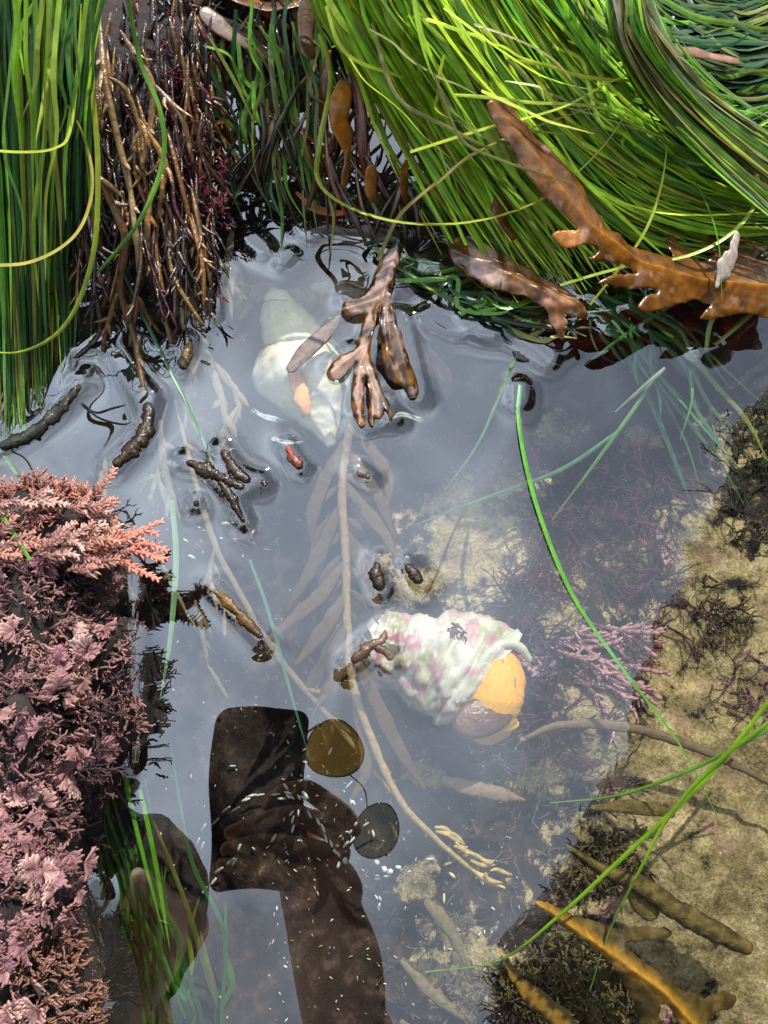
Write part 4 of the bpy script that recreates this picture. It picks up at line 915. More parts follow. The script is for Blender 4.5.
weedbush(640, 650, 12, 10, 34, (.07, .02, .015), (.20, .07, .04), 'rust red tuft at the reflected edge beside pink twigs', L=(.003, .005))
weedbush(740, 530, 24, 16, 12, (.05, .04, .02), (.12, .09, .04), 'thin brown weed patch below the dark olive tuft')
weedbush(610, 860, 30, 30, 50, (.05, .035, .015), (.13, .09, .035), 'brown fuzz beside the thin end of the olive rod kelp', r=.0008)
weedbush(745, 690, 25, 35, 20, (.10, .04, .05), (.25, .13, .13), 'mauve weed patch on the sand near the right edge')
# dark branching red algae in the middle
PR = (.035, .010, .022); PRT = (.13, .04, .065)
spots = [(440, 470, 30, 20, 20, 'left of the grey sand patch'), (505, 455, 40, 20, 34, 'on the upper edge of the grey sand patch'), (585, 440, 45, 30, 40, 'below the slanting green blades'), (635, 490, 35, 40, 40, 'right of the upper floating blade'), (560, 510, 30, 25, 30, 'crossed by the long floating blade'), (530, 585, 25, 20, 36, 'on the sand above the turban snail'), (600, 560, 35, 30, 40, 'between sand patch and dark reflection edge'), (540, 650, 22, 28, 30, 'touching the lip of the turban snail'), (420, 440, 30, 22, 20, 'below the antler kelp tips'), (560, 740, 50, 30, 30, 'below the snail foot'), (660, 580, 20, 40, 26, 'near the pale water strip')]
for x, y, rx, ry, n, wh in spots:
    weedbush(x, y, rx, ry, n, PR, PRT, 'dark purple branching algae ' + wh, L=(.006, .011), depth=3, r=.0006, up=.35, name='branching_algae', cat='red algae', grp='purple branching algae on the pool bed', lift=.002, spread=.55)
weedbush(456, 632, 10, 7, 14, (.10, .03, .06), (.20, .07, .12), 'small purple sprig growing on the turban snail shell', L=(.0016, .003), lift=.045, r=.0006, name='algae_sprig', cat='red algae', grp=None, depth=2)
# pink coralline twigs
def twigs(cx, cy, n, dx, dy, label, L=.010):
    mb = MB()
    for i in range(n):
        o = F_(cx + U(-18, 18), cy + U(-14, 14), .004)
        d = (RX * dx + RY * dy + Vector((U(-.3, .3), U(-.3, .3), U(.1, .5)))).normalized()
        for k in range(1):
            p = o; dd = d
            for s_ in range(7):
                dd = (dd + Vector((U(-1, 1), U(-1, 1), U(-.4, .4))) * .28).normalized(); q = p + dd * L * .28
                f = s_ / 6
                sweep(mb, [p, p.lerp(q, .5), q], [.0006, .0012 + .0004 * f, .0010], [.0006, .0009, .0006], lerpc((.13, .05, .06), (.42, .21, .20), f), n=4, sides=6)
                if rnd() < .45: bushy(mb, q, (dd + Vector((U(-1, 1), U(-1, 1), 0)) * .7).normalized(), L * .25, 1, .0009, (.50, .26, .26), .5)
                p = q
    return solo(mb, 'pink_coralline', M['coral'], label, 'coralline algae', 'pink coralline twigs on the pool bed')
twigs(585, 630, 16, 1, -.35, 'pink jointed twigs pointing right towards the rust red tuft', .016)
twigs(590, 672, 16, 1, -.6, 'pink jointed twigs lowest in the group right of the snail', .014)
twigs(560, 650, 8, .8, .1, 'pink jointed twigs closest to the turban snail', .012)
twigs(655, 520, 6, .1, -1, 'reddish pink twigs below the green blades', .012)
twigs(545, 660, 7, -1, -.2, 'small pink twigs under the snail lip', .010)
twigs(650, 1040, 5, 0, 1, 'pink twigs at the bottom edge', .012)
# bleached flakes
def chain(pts, n, label, w=.0011, gap=.9):
    w *= .62
    mb = MB(); q = cr([F_(a, b, .006) for a, b in pts], n + 1)
    for i in range(n):
        a, b = q[i], q[i].lerp(q[i + 1], gap)
        off = Vector((U(-1, 1), U(-1, 1), 0)) * .0024
        sweep(mb, [a + off, a.lerp(b, .5) + off, b + off], [w * .5, w * U(.8, 1.4), w * .6], w * .3, vcol((.50, .49, .42), .25, .03), n=5, sides=5)
    return solo(mb, 'bleached_coralline', M['flake'], label, 'coralline algae', 'bleached coralline fragments on the dark bed')
chain([(203, 895), (215, 878), (236, 862), (244, 846)], 6, 'white segmented sprig below the reflected fingertip', w=.0014)
chain([(196, 855), (208, 828), (235, 806), (262, 798), (290, 796), (312, 806)], 14, 'white segmented arc across the reflected phone')
chain([(285, 790), (298, 805), (292, 830)], 6, 'short white sprig above the reflected palm')
chain([(312, 806), (322, 826), (330, 848), (336, 862)], 7, 'white segmented sprig curving over the reflected knuckles')
chain([(340, 848), (352, 834), (358, 825)], 4, 'cream sprig at the reflected wrist side', w=.0013)
chain([(340, 872), (344, 858)], 2, 'single cream piece beneath the reflected knuckles', w=.002)
chain([(352, 806), (346, 796), (356, 784)], 3, 'cream fragment beside the reflected amber lens')
chain([(378, 860), (388, 866), (400, 868)], 4, 'cluster of white flakes right of the reflected hand', w=.0022)
chain([(378, 880), (392, 878)], 2, 'flat white flake below the white cluster')
chain([(372, 890), (378, 900), (376, 915)], 4, 'white crumbs along the reflected sleeve')
mb = MB()
for i in range(520):
    if i < 330: x, y = U(270, 520), U(700, 1030)
    elif i < 430: x, y = U(140, 330), U(430, 560)
    else: x, y = U(150, 380), U(640, 900)
    o = F_(x, y, .0015); a = U(0, 6.3); L = U(.0003, .0011) * (2.2 if rnd() < .08 else 1)
    d = Vector((math.cos(a), math.sin(a), U(-.2, .2))) * L
    sweep(mb, [o - d, o, o + d], [L * .25, L * U(.3, .6), L * .2], L * .2, vcol(random.choice([(.55, .53, .45), (.45, .36, .2), (.6, .6, .58), (.3, .22, .12)]), .2), n=4, sides=5)
solo(mb, 'shell_grit', M['flake'], 'scattered white and cream shell grit over the dark pool bed', 'debris', kind='stuff')
mb = MB()
for i in range(260):
    x, y = (U(200, 380), U(380, 560)) if i < 90 else (U(380, 640), U(740, 1030)); o = F_(x, y, .004)
    bushy(mb, o, Vector((U(-1, 1), U(-1, 1), U(0, .6))).normalized(), U(.003, .007), 2, .0005, rcol((.05, .035, .03), (.14, .10, .08)), .6)
solo(mb, 'turf_algae', M['weed'], 'low brown turf algae over the deeper pool bed', 'seaweed', kind='stuff')
# faint pale fragments near the centre top
for i, (pts, label) in enumerate([([(392, 418), (402, 414), (422, 420)], 'white branched fragment at the antler kelp tips'), ([(270, 440), (285, 443), (300, 442)], 'flat white chip below the whelk tip'), ([(255, 410), (268, 418), (280, 420)], 'faint white fragment left of the whelk tip')]):
    mb = MB()
    for k in range(4): sweep(mb, PP([(a + U(-4, 4), b + U(-3, 3), -.02) for a, b in pts]), [.0003, .0006, .0002], .0003, (.34, .35, .34), n=10, sides=6, ruffle=.6, rfreq=400, seed=k + i * 7)
    solo(mb, 'bleached_coralline', M['flake'], label, 'coralline algae', 'pale fragments drifting under the surface')

# ------------------------------------------------------------------ Q. coralline rock
t = thing('coralline_rock', 'rock crowded with pink coralline algae at the left edge', 'rock', P(20, 760, 0))
RZT = .05
olpx = [(-300, 470), (-100, 478), (0, 492), (60, 498), (82, 514), (98, 548), (78, 588), (96, 640), (86, 690), (102, 735), (78, 778), (58, 815), (44, 850), (48, 900), (44, 960), (56, 1040), (60, 1200), (-60, 1300), (-300, 1250), (-420, 900)]
ol = [tuple(P(a, b, .055))[:2] for a, b in olpx]
zs, sc = zs_sc(-.15, .048, .93, .05, m=30, rnd_=.5)
rk = loft_rock('', ol, zs, sc, None, '', amp=.015, fr=32, sub=10)
body = rk.build('rock_body', M['rock_dark'], t)
# sample points on the upper surface
import bisect
vv = rk.v; tri = []; cum = []; tot = 0
for f in rk.f:
    if len(f) < 3: continue
    a, b, c = vv[f[0]], vv[f[1]], vv[f[2]]
    cz = (a.z + b.z + c.z) / 3
    if cz < -.02: continue
    cen = (a + b + c) / 3
    if cen.x < P(-60, 700, .04).x or cen.y < P(0, 1090, .04).y: continue
    nrm = (b - a).cross(c - a); A = nrm.length
    if A < 1e-12: continue
    if nrm.z < 0 and cz > .02: nrm = -nrm
    tri.append((f, nrm.normalized())); tot += A; cum.append(tot)
def rk_pt():
    k = bisect.bisect(cum, rnd() * tot); f, nr = tri[min(k, len(tri) - 1)]
    a, b, c = vv[f[0]], vv[f[1]], vv[f[-1]]; u, v = rnd(), rnd()
    if u + v > 1: u, v = 1 - u, 1 - v
    return a + (b - a) * u + (c - a) * v, nr
def to_px(p):
    d = Q.inverted() @ (p - CAM); return 384 + F * d.x / -d.z, 512 - F * d.y / -d.z
# dark turf
mb = MB()
for i in range(3800):
    p, nr = rk_pt(); x, y = to_px(p)
    warm = clamp(1 - (y - 490) / 90)
    k = .5 + .5 * mnoise.noise(p * 45)
    base = lerpc((.045, .022, .025), (.08, .045, .04), k); tip = lerpc((.17, .08, .085), (.44, .24, .21), clamp(k * k * 1.6))
    if warm > 0: tip = lerpc(tip, (.58, .25, .17), warm * .8); base = lerpc(base, (.20, .07, .05), warm * .7)
    if y > 920: tip = lerpc(tip, (.30, .15, .09), .6)
    d = (nr + Vector((U(-1, 1), U(-1, 1), U(-.4, .6))) * .9).normalized()
    bushy(mb, p, d, U(.0018, .0042), 2, U(.0004, .0007), rcol(base, tip, .3), .8)
o = mb.build('algae_turf', M['coral'], t); o['kind'] = 'stuff'
# warm jointed branches along the top, reaching over the water
def jointed(mb, p, d, n, L, c0, c1, r=.0008, side=True):
    for s_ in range(n):
        d = (d + Vector((U(-1, 1), U(-1, 1), U(-.6, .6))) * .28).normalized(); q = p + d * L; f = s_ / max(1, n - 1)
        sweep(mb, [p, p.lerp(q, .6), q], [r * .7, r * 1.3, r], [r * .6, r * .9, r * .6], lerpc(c0, c1, f), n=4, sides=6)
        if side:
            for sg in (-1, 1):
                v = d.cross(Vector((0, 0, 1))).normalized() * sg
                dd = (d * .8 + v * .8 + Vector((0, 0, U(-.3, .4)))).normalized()
                LL = L * U(1.2, 2.4) * (1 - .6 * f)
                sweep(mb, [q, q + dd * LL * .5, q + dd * LL], [r * .5, r * .9, r * .3], r * .5, lerpc(lerpc(c0, c1, f), (.85, .5, .4), .35 * rnd()), n=4, sides=5)
        p = q
for k in range(34):
    if k < 20: px, py = U(-10, 95), U(492, 560)
    else: px, py = U(60, 118), U(540, 575)
    mb = MB(); z = .064 + U(-.004, .006)
    tgt = Vector((1, U(-.1, .5), U(-.1, .25)))
    c0, c1 = random.choice([((.15, .055, .045), (.56, .25, .17)), ((.11, .04, .04), (.42, .19, .15)), ((.24, .12, .10), (.62, .40, .31))])
    for _ in range(3): jointed(mb, P(px + U(-10, 10), py + U(-8, 8), z), (tgt + Vector((U(-.4, .4), U(-.5, .5), U(-.2, .2)))).normalized(), random.randint(4, 7), U(.0012, .0022), c0, c1, r=.0006)
    mb.build('coralline_branch', M['coral'], t)
mb = MB()
for _ in range(6): jointed(mb, P(90 + U(-5, 5), 552 + U(-6, 6), .065), (RX + RY * U(-.02, .25) + Vector((0, 0, U(-.1, .1)))).normalized(), 12, .0022, (.34, .10, .06), (.70, .26, .17), r=.0006)
mb.build('coralline_branch', M['coral'], t)
# pink lobed fans
def fan(mb, o, nr, size, c0, c1):
    """one crinkled pink fan: radiating flat lobes with pale rounded rims"""
    nr = nr.normalized(); a = nr.cross(Vector((U(-1, 1), U(-1, 1), U(-1, 1)))).normalized(); b = nr.cross(a)
    th0 = U(0, 6.3); span = U(2.0, 4.0); NL = random.randint(7, 11); m_ = 7
    for k in range(NL):
        th = th0 + span * (k + U(-.2, .2)) / NL
        dirv = a * math.cos(th) + b * math.sin(th)
        L = size * U(.75, 1.1); lift = U(.15, .5)
        pts = [o + nr * .0005, o + dirv * L * .5 + nr * L * lift * .5, o + dirv * L + nr * L * lift * .6]
        w = size * .19
        col = lambda t_, c0=c0, c1=c1: lerpc(c0, c1, t_ ** 1.6)
        sweep(mb, pts, [w * .3, w * .7, w * .95, w * 1.1, w * .9, w * .35], [size * .045, size * .06, size * .09, size * .10], col, n=12, sides=8, up=nr, ruffle=.5, rfreq=700, seed=U(0, 99), wave=size * .08, edge=c1 if rnd() < .5 else None)
        for sg in (-1, 1):
            if rnd() < .7:
                v = dirv.cross(nr) * sg; e = pts[1].lerp(pts[2], .4)
                sweep(mb, [e, e + (dirv * .6 + v * .6) * L * .22, e + (dirv * .8 + v * .9) * L * .42], [w * .4, w * .6, w * .5, w * .2], size * .07, (lerpc(c0, c1, .6), c1), n=8, sides=8, up=nr, ruffle=.3, rfreq=700, seed=U(0, 99))
hot = [(70, 640), (80, 655), (50, 645), (30, 670), (95, 630), (60, 690), (20, 790), (8, 800), (35, 805), (50, 820), (10, 850), (30, 845), (40, 900), (55, 905), (70, 915), (20, 920), (5, 925), (30, 935), (60, 935), (5, 970), (45, 760), (70, 780), (90, 775), (100, 740), (15, 740), (110, 650), (108, 665), (85, 670), (65, 790), (40, 780), (30, 870), (15, 885), (50, 860), (3, 640), (15, 600), (45, 580), (90, 590), (25, 985), (8, 1005), (75, 905), (65, 830), (95, 700)]
for k in range(84):
    if k < len(hot) * 2:
        hx, hy = hot[k % len(hot)]; hx += U(-9, 9); hy += U(-9, 9); best = None
        o = None
        for _ in range(220):
            p, nr = rk_pt(); x, y = to_px(p); d = (x - hx) ** 2 + (y - hy) ** 2
            if best is None or d < best: best = d; o = (p, nr)
        p, nr = o
    else: p, nr = rk_pt()
    nr = (nr + Vector((.25, -.1, .5))).normalized()
    c0 = vcol((.17, .07, .08), .2); c1 = vcol(random.choice([(.42, .22, .21), (.55, .34, .29), (.32, .16, .17)]), .15)
    mb = MB()
    for _ in range(3): fan(mb, p + nr * U(.001, .004) + Vector((U(-1, 1), U(-1, 1), 0)) * .004, nr + Vector((U(-1, 1), U(-1, 1), 0)) * .6, U(.0030, .0054), c0, c1)
    mb.build('coralline_fan', M['coral'], t)
# sprigs poking sideways so the mirrored edge reads feathery
mb = MB()
for i in range(160):
    y = U(510, 800); p = P(94 + 10 * math.sin(y * .04) + U(-12, 10), y, U(.0, .06))
    bushy(mb, p, (Vector((1, 0, 0)) + Vector((U(-.3, .3), U(-.6, .6), U(-.5, .4)))).normalized(), U(.0018, .0048), 3, .0005, rcol((.03, .015, .018), (.10, .05, .05)), .8)
o = mb.build('algae_fringe', M['coral'], t); o['kind'] = 'stuff'
wet([(118, 560), (120, 640), (120, 700), (122, 760)], .004, .0015)

# ------------------------------------------------------------------ boulder on the right whose mirror image darkens the shelf
bp = [(860, 330), (800, 372), (765, 402), (735, 450), (716, 520), (705, 575), (688, 620), (668, 690), (660, 745), (640, 780), (606, 815), (590, 850), (575, 880), (556, 905), (515, 940), (500, 985), (515, 1060)]
HB = .42
rim = [P(a, b, -HB) for a, b in bp]
top_ = [(p.x, p.y) for p in rim]
extra = [(.32, -.62), (.70, -.75), (1.15, -.60), (1.35, -.1), (1.30, .42), (.95, .62)]
top_ = top_ + extra
mb = MB(); n = len(top_) * 8; pl = cr([Vector((a, b, 0)) for a, b in top_] + [Vector((*top_[0], 0))], n + 1)[:-1]
cx, cy = .80, -.06
rings = [(-.12, .50), (.0, .53), (.08, .60), (.17, .70), (.26, .82), (.34, .93), (.40, .99), (HB, 1.0), (.47, .985), (.53, .93), (.58, .82), (.62, .66), (.65, .45), (.66, .2)]
for z, s_ in rings:
    for p in pl:
        x, y = cx + (p.x - cx) * s_, cy + (p.y - cy) * s_
        k = (.030 if abs(z - HB) > .03 else .008) * mnoise.fractal(Vector((x * 6, y * 6, z * 6)), 1, 2, 5) + .012 * mnoise.fractal(Vector((x * 45, y * 45, z * 45)), 1, 2, 3)
        d = Vector((p.x - cx, p.y - cy, 0)).normalized()
        mb.v.append(Vector((x, y, z)) + d * k + Vector((0, 0, k * .5))); mb.c.append((1, 1, 1))
for j in range(len(rings) - 1):
    for i in range(n): a = j * n + i; b = j * n + (i + 1) % n; mb.f.append((a, b, b + n, a + n))
mb.v.append(Vector((cx, cy, .66))); mb.c.append((1, 1, 1)); k = len(mb.v) - 1
for i in range(n): mb.f.append(((len(rings) - 1) * n + i, (len(rings) - 1) * n + (i + 1) % n, k))
tb = thing('boulder', 'overhanging boulder mirrored as the dark area on the right of the pool', 'boulder', Vector((cx, cy, -.12)))
mb.build('rock_body', M['boulder'], tb)
mb = MB(); rl = cr([Vector((p.x, p.y, HB)) for p in rim], 400)
for i in range(500):
    o = random.choice(rl); o = o + Vector((U(-.004, .02), U(-.01, .01), U(-.02, .01))); cl_ = mnoise.noise(o * 9)
    if cl_ < -.1: continue
    bushy(mb, o, Vector((U(-1, -.1), U(-.6, .6), U(-.9, .1))).normalized(), U(.005, .014) * (1 + cl_), 3, .0013, rcol((.02, .016, .01), (.06, .045, .02)), .6)
o = mb.build('weed_fringe', M['weed'], tb); o['kind'] = 'stuff'

# ------------------------------------------------------------------ phone
def cp(x, y, z=0): return CAM + RX * x + RY * y + RZ * z
t = thing('phone', 'black phone held above the pool, mirrored in the water', 'phone', cp(-.024, -.062, .01))
def rslab(mb, x0, x1, y0, y1, z0, z1, r, bev=.0012):
    def ring(ins, z):
        out = []
        rr = max(r - ins, .0005)
        for (sx, sy, a0) in ((x1 - r, y1 - r, 0), (x0 + r, y1 - r, 90), (x0 + r, y0 + r, 180), (x1 - r, y0 + r, 270)):
            for k in range(8):
                a = math.radians(a0 + 90 * k / 7); out.append(cp(sx + rr * math.cos(a), sy + rr * math.sin(a), z))
        return out
    rs = [ring(bev, z0), ring(bev * .3, z0 + bev * .3), ring(0, z0 + bev), ring(0, z1 - bev), ring(bev * .3, z1 - bev * .3), ring(bev, z1)]
    k0 = len(mb.v); m_ = 32
    for r_ in rs: mb.v += r_; mb.c += [(1, 1, 1)] * m_
    for j in range(5):
        for i in range(m_): mb.f.append((k0 + j * m_ + i, k0 + j * m_ + (i + 1) % m_, k0 + (j + 1) * m_ + (i + 1) % m_, k0 + (j + 1) * m_ + i))
    mb.f.append(tuple(k0 + i for i in range(m_ - 1, -1, -1))); mb.f.append(tuple(k0 + 5 * m_ + i for i in range(m_)))
X0, X1, Y0, Y1 = -.0615, .0155, -.118, .0185
mb = MB(); rslab(mb, X0, X1, Y0, Y1, .0040, .0120, .012); mb.build('body', M['phone_frame'], t)
mb = MB(); rslab(mb, X0 + .001, X1 - .001, Y0 + .001, Y1 - .001, .0034, .0042, .011, .0003); mb.build('back_glass', M['phone_glass'], t)
mb = MB(); rslab(mb, X0 + .002, X1 - .002, Y0 + .002, Y1 - .002, .0118, .0124, .010, .0002); mb.build('screen', M['screen'], t)
def disc(mb, c, r, z0, z1, seg=24):
    k0 = len(mb.v)
    for z in (z0, z1):
        for i in range(seg): mb.v.append(cp(c[0] + r * math.cos(2 * PI * i / seg), c[1] + r * math.sin(2 * PI * i / seg), z)); mb.c.append((1, 1, 1))
    for i in range(seg): mb.f.append((k0 + i, k0 + (i + 1) % seg, k0 + seg + (i + 1) % seg, k0 + seg + i))
    mb.f.append(tuple(k0 + i for i in range(seg - 1, -1, -1))); mb.f.append(tuple(k0 + seg + i for i in range(seg)))
for c in ((0, 0), (0, -.019), (-.018, -.0095)):
    mb = MB(); disc(mb, c, .0065, .0012, .0036); o = mb.build('camera_lens', M['lens'], t, smooth=False)

# ------------------------------------------------------------------ person
t = thing('person', 'crouching person in a grey top holding a phone over the pool, seen mirrored', 'person', Vector((-.12, -.72, .05)))
def R_(px, py, z): return P(px, py, -z) * 1.0 if False else Vector((P(px, py, -z).x, P(px, py, -z).y, z))
def skin_obj(name, chains, mat, parent, sub=2):
    """chains: list of lists of (Vector, radius); separate chains sit inside one another"""
    vs, es, rs, roots = [], [], [], []
    off = parent.matrix_basis.translation
    ids = {}
    for ch in chains:
        prev = None; first = True
        for (p, r) in ch:
            key = tuple(round(c, 5) for c in p)
            if key in ids: i = ids[key]
            else:
                i = len(vs); ids[key] = i; vs.append(Vector(p) - off); rs.append(r)
                if first: roots.append(i)
            first = False
            if prev is not None: es.append((prev, i))
            prev = i
    me = bpy.data.meshes.new(name); me.from_pydata([tuple(v) for v in vs], es, []); me.update()
    o = bpy.data.objects.new(name, me); C.objects.link(o); o.parent = parent
    md = o.modifiers.new('skin', 'SKIN'); md.use_smooth_shade = True
    lay = me.skin_vertices[0] if me.skin_vertices else None
    if lay is None:
        import bmesh
        bm = bmesh.new(); bm.from_mesh(me); bm.verts.layers.skin.verify(); bm.to_mesh(me); bm.free(); lay = me.skin_vertices[0]
    for i, r in enumerate(rs):
        rr = r if isinstance(r, tuple) else (r, r); lay.data[i].radius = rr; lay.data[i].use_root = i in roots
    sd = o.modifiers.new('sub', 'SUBSURF'); sd.levels = sub; sd.render_levels = sub
    me.materials.append(mat)
    return o
V = Vector
pel = V((-.12, -.86, .33)); wst = V((-.13, -.76, .45)); chs = V((-.14, -.60, .58)); nck = V((-.155, -.46, .66)); hd0 = V((-.16, -.36, .68))
shR = V((.02, -.56, .60)); elR = V((.07, -.42, .40)); wrR = R_(343, 985, .312); paR = R_(350, 862, .308)
shL = V((-.32, -.56, .60)); elL = V((-.40, -.60, .36)); wrL = V((-.29, -.47, .36)); paL = V((-.25, -.42, .36))
kR = V((.02, -.50, .40)); aR = V((.0, -.72, .11)); tR = V((.0, -.60, .085)); hR = V((-.03, -.84, .33))
kL = V((-.27, -.50, .40)); aL = V((-.25, -.72, .11)); tL = V((-.25, -.60, .085)); hL = V((-.21, -.84, .33))
headc = V((-.175, -.20, .62))
chains = [[(pel, .13), (wst, .12), (chs, .13), (nck, .055), (hd0, .05)],
          [(chs, .13), (shR, .05), (elR, .038), (wrR, (.036,.030)), (R_(322, 920, .300), (.046, .024)), (R_(318, 878, .297), (.044, .020)), (paR, (.034, .018))],
          [(chs, .13), (shL, .05), (elL, .038), (wrL, .024), (paL, (.030, .014))],
          [(pel, .13), (hR, .085), (kR, .055), (aR, .035), (tR, .03)],
          [(pel, .13), (hL, .085), (kL, .055), (aL, .035), (tL, .03)]]
def fing(l, r=.0105): return [(R_(a, b, z), r * (1 - .12 * i)) for i, (a, b, z) in enumerate(l)]
chains += [fing([(352, 838, .312), (340, 812, .318), (312, 790, .316), (285, 790, .314), (262, 802, .311)]),
           fing([(350, 845, .310), (335, 828, .313), (300, 815, .309), (255, 820, .297), (220, 832, .300)], .0112),
           fing([(350, 858, .308), (330, 850, .309), (295, 846, .298), (250, 842, .292), (216, 848, .295)], .0108),
           fing([(348, 872, .306), (328, 872, .304), (295, 872, .292), (250, 868, .288), (212, 862, .291)], .0098),
           [(R_(355, 890, .314), .012), (cp(.03, -.10, .02), .011), (cp(.012, -.075, .022), .009), (cp(-.005, -.06, .021), .008)]]
for k in range(4):
    b0_ = paL + V((-.02 + .014 * k, .01, .008)); chains.append([(paL + V((-.01 + .006 * k, 0, 0)), .009), (b0_ + V((0, .025, .005)), .0085), (b0_ + V((.002 * k, .045, -.008)), .0078), (b0_ + V((.002 * k, .055, -.025)), .007)])
chains.append([(paL, .010), (paL + V((.035, .0, .0)), .0095), (paL + V((.05, .018, -.012)), .008)])
skin_obj('body', chains, M['skin'], t)
# head, looking down at the phone
def head():
    mb = MB(); nu, nv = 40, 48
    f = V((.30, .62, -.72)).normalized(); up_ = V((-.1, .75, .66)); sd = f.cross(up_).normalized(); up_ = sd.cross(f).normalized()
    for i in range(nu + 1):
        ph = PI * i / nu
        for j in range(nv):
            th = 2 * PI * j / nv
            y = math.cos(ph); s_ = math.sin(ph); fx = math.cos(th) * s_; sx = math.sin(th) * s_
            wid = .074 * (1 - .22 * max(0, -y)); dep = .092; hh = .112
            r = 1.0
            if fx > 0:
                nose = math.exp(-((sx / .16) ** 2) - ((y + .12) / .17) ** 2) * .20
                eye = -(math.exp(-(((abs(sx) - .36) / .17) ** 2) - ((y - .05) / .10) ** 2)) * .09
                brow = math.exp(-((y - .20) / .10) ** 2) * .03; lip = math.exp(-((sx / .28) ** 2) - ((y + .45) / .06) ** 2) * .05; chin = math.exp(-((sx / .3) ** 2) - ((y + .78) / .15) ** 2) * .06
                r += (nose + eye + brow + lip + chin) * clamp(fx * 2)
            p = headc + f * fx * dep * r + sd * sx * wid + up_ * y * hh
            mb.v.append(p); mb.c.append((1, 1, 1))
    for i in range(nu):
        for j in range(nv): a = i * nv + j; b = i * nv + (j + 1) % nv; mb.f.append((a, b, b + nv, a + nv))
    return mb, f, sd, up_
mb, hf, hs, hu = head()
hd = mb.build('head', M['skin'], t)
nk = MB(); sweep(nk, [nck, V((-.16, -.36, .655)), headc - hf * .03 - hu * .04], [.058, .052, .055], [.055, .05, .05], (1, 1, 1), n=16, sides=20); nk.build('neck', M['skin'], t)
for sg in (-1, 1):
    e = MB(); c = headc + hf * .078 + hs * .027 * sg + hu * .006
    for i in range(9):
        for j in range(14): a, b = PI * i / 8, 2 * PI * j / 14; e.v.append(c + V((math.sin(a) * math.cos(b), math.sin(a) * math.sin(b), math.cos(a))) * .010); e.c.append((1, 1, 1))
    for i in range(8):
        for j in range(14): a = i * 14 + j; b = i * 14 + (j + 1) % 14; e.f.append((a, b, b + 14, a + 14))
    e.build('eye', M['eye'], t)
    e = MB(); c = headc + hs * .074 * sg; sweep(e, [c + hu * .02, c + hs * sg * .012 - hf * .012, c - hu * .035], [.008, .013, .007], .006, (1, 1, 1), n=14, sides=8); e.build('ear', M['skin'], t)
e = MB(); c = headc + hf * .092 - hu * .046; sweep(e, [c - hs * .022, c + hf * .003, c + hs * .022], [.001, .005, .001], .004, (1, 1, 1), n=12, sides=8); e.build('mouth', M['lips'], t)
hm = MB()
for i in range(24):
    ph = PI * .62 * i / 23
    for j in range(40):
        th = 2 * PI * j / 40; d0 = (-hf * .35 + hu).normalized(); a1_ = d0.cross(hs).normalized()
        q = d0 * math.cos(ph) + (a1_ * math.cos(th) + hs * math.sin(th)) * math.sin(ph)
        p = headc + V(q) * 0
        p = headc + hf * q.dot(hf) * .097 + hs * q.dot(hs) * .083 + hu * q.dot(hu) * .119
        p += q * (.010 * mnoise.noise(p * 30) + .004 * mnoise.noise(p * 110)); hm.v.append(p); hm.c.append((1, 1, 1))
for i in range(23):
    for j in range(40): a = i * 40 + j; b = i * 40 + (j + 1) % 40; hm.f.append((a, b, b + 40, a + 40))
hm.build('hair', M['hair'], t)
skin_obj('shirt', [[(pel + V((0, .01, .02)), .14), (wst, .133), (chs, .143), (chs.lerp(nck, .6), .08)], [(chs, .143), (shR, .062), (shR.lerp(elR, .55), .052)], [(chs, .143), (shL, .062), (shL.lerp(elL, .55), .052)]], M['shirt'], t)
skin_obj('sleeve', [[(shR.lerp(elR, .45), .056), (elR, .049), (elR.lerp(wrR, .45), .050), (wrR.lerp(elR, .08), .044)]], M['sleeve'], t)
skin_obj('sleeve', [[(shL.lerp(elL, .45), .056), (elL, .049), (elL.lerp(wrL, .5), .042), (wrL.lerp(elL, .12), .035)]], M['sleeve'], t)
skin_obj('trousers', [[(pel, .142), (hR, .098), (kR, .067), (aR.lerp(kR, .15), .046)], [(pel, .142), (hL, .098), (kL, .067), (aL.lerp(kL, .15), .046)]], M['trousers'], t)
for a_, b_ in ((aR, tR), (aL, tL)): skin_obj('boot', [[(a_ + V((0, -.02, .03)), .044), (a_ + V((0, -.01, -.005)), .046), (b_, .040), (b_ + V((0, .05, -.008)), .034)]], M['boots'], t)
# round sunglasses held in the same hand
t = thing('sunglasses', 'round tinted sunglasses held in the hand with the phone, seen mirrored', 'sunglasses', R_(355, 790, .31))
cA = R_(334, 750, .325); cB = R_(376, 830, .318)
gx = (cB - cA).normalized(); gn = V((0, 0, 1)); gy = gn.cross(gx).normalized()
for c, mt, r in ((cA, 'amber', .0218), (cB, 'smoke', .0205)):
    ring = [c + gx * r * math.cos(k / 32 * 2 * PI) + gy * r * math.sin(k / 32 * 2 * PI) for k in range(33)]
    mb = MB(); sweep(mb, ring, .0005, .0005, (1, 1, 1), n=64, sides=6); mb.build('rim', M['wire'], t)
    mb = MB(); mb.v = [c + gn * .003] + [p for p in ring[:-1]]; mb.c = [(1, 1, 1)] * 33; mb.f = [(0, 1 + k, 1 + (k + 1) % 32) for k in range(32)]
    mb.build('lens', M[mt], t)
mb = MB(); sweep(mb, [cA + gx * .021, (cA + cB) / 2 + gn * .002 + gy * .004, cB - gx * .020], .0005, .0005, (1, 1, 1), n=16, sides=6); mb.build('bridge', M['wire'], t)
for c, sg in ((cA, -1), (cB, 1)):
    e = c + gx * sg * .021
    mb = MB(); sweep(mb, [e, e + gn * .03, e + gn * .09, e + gn * .12 - gy * .02], .0014, .0012, (1, 1, 1), n=24, sides=6); mb.build('temple', M['wire'], t)

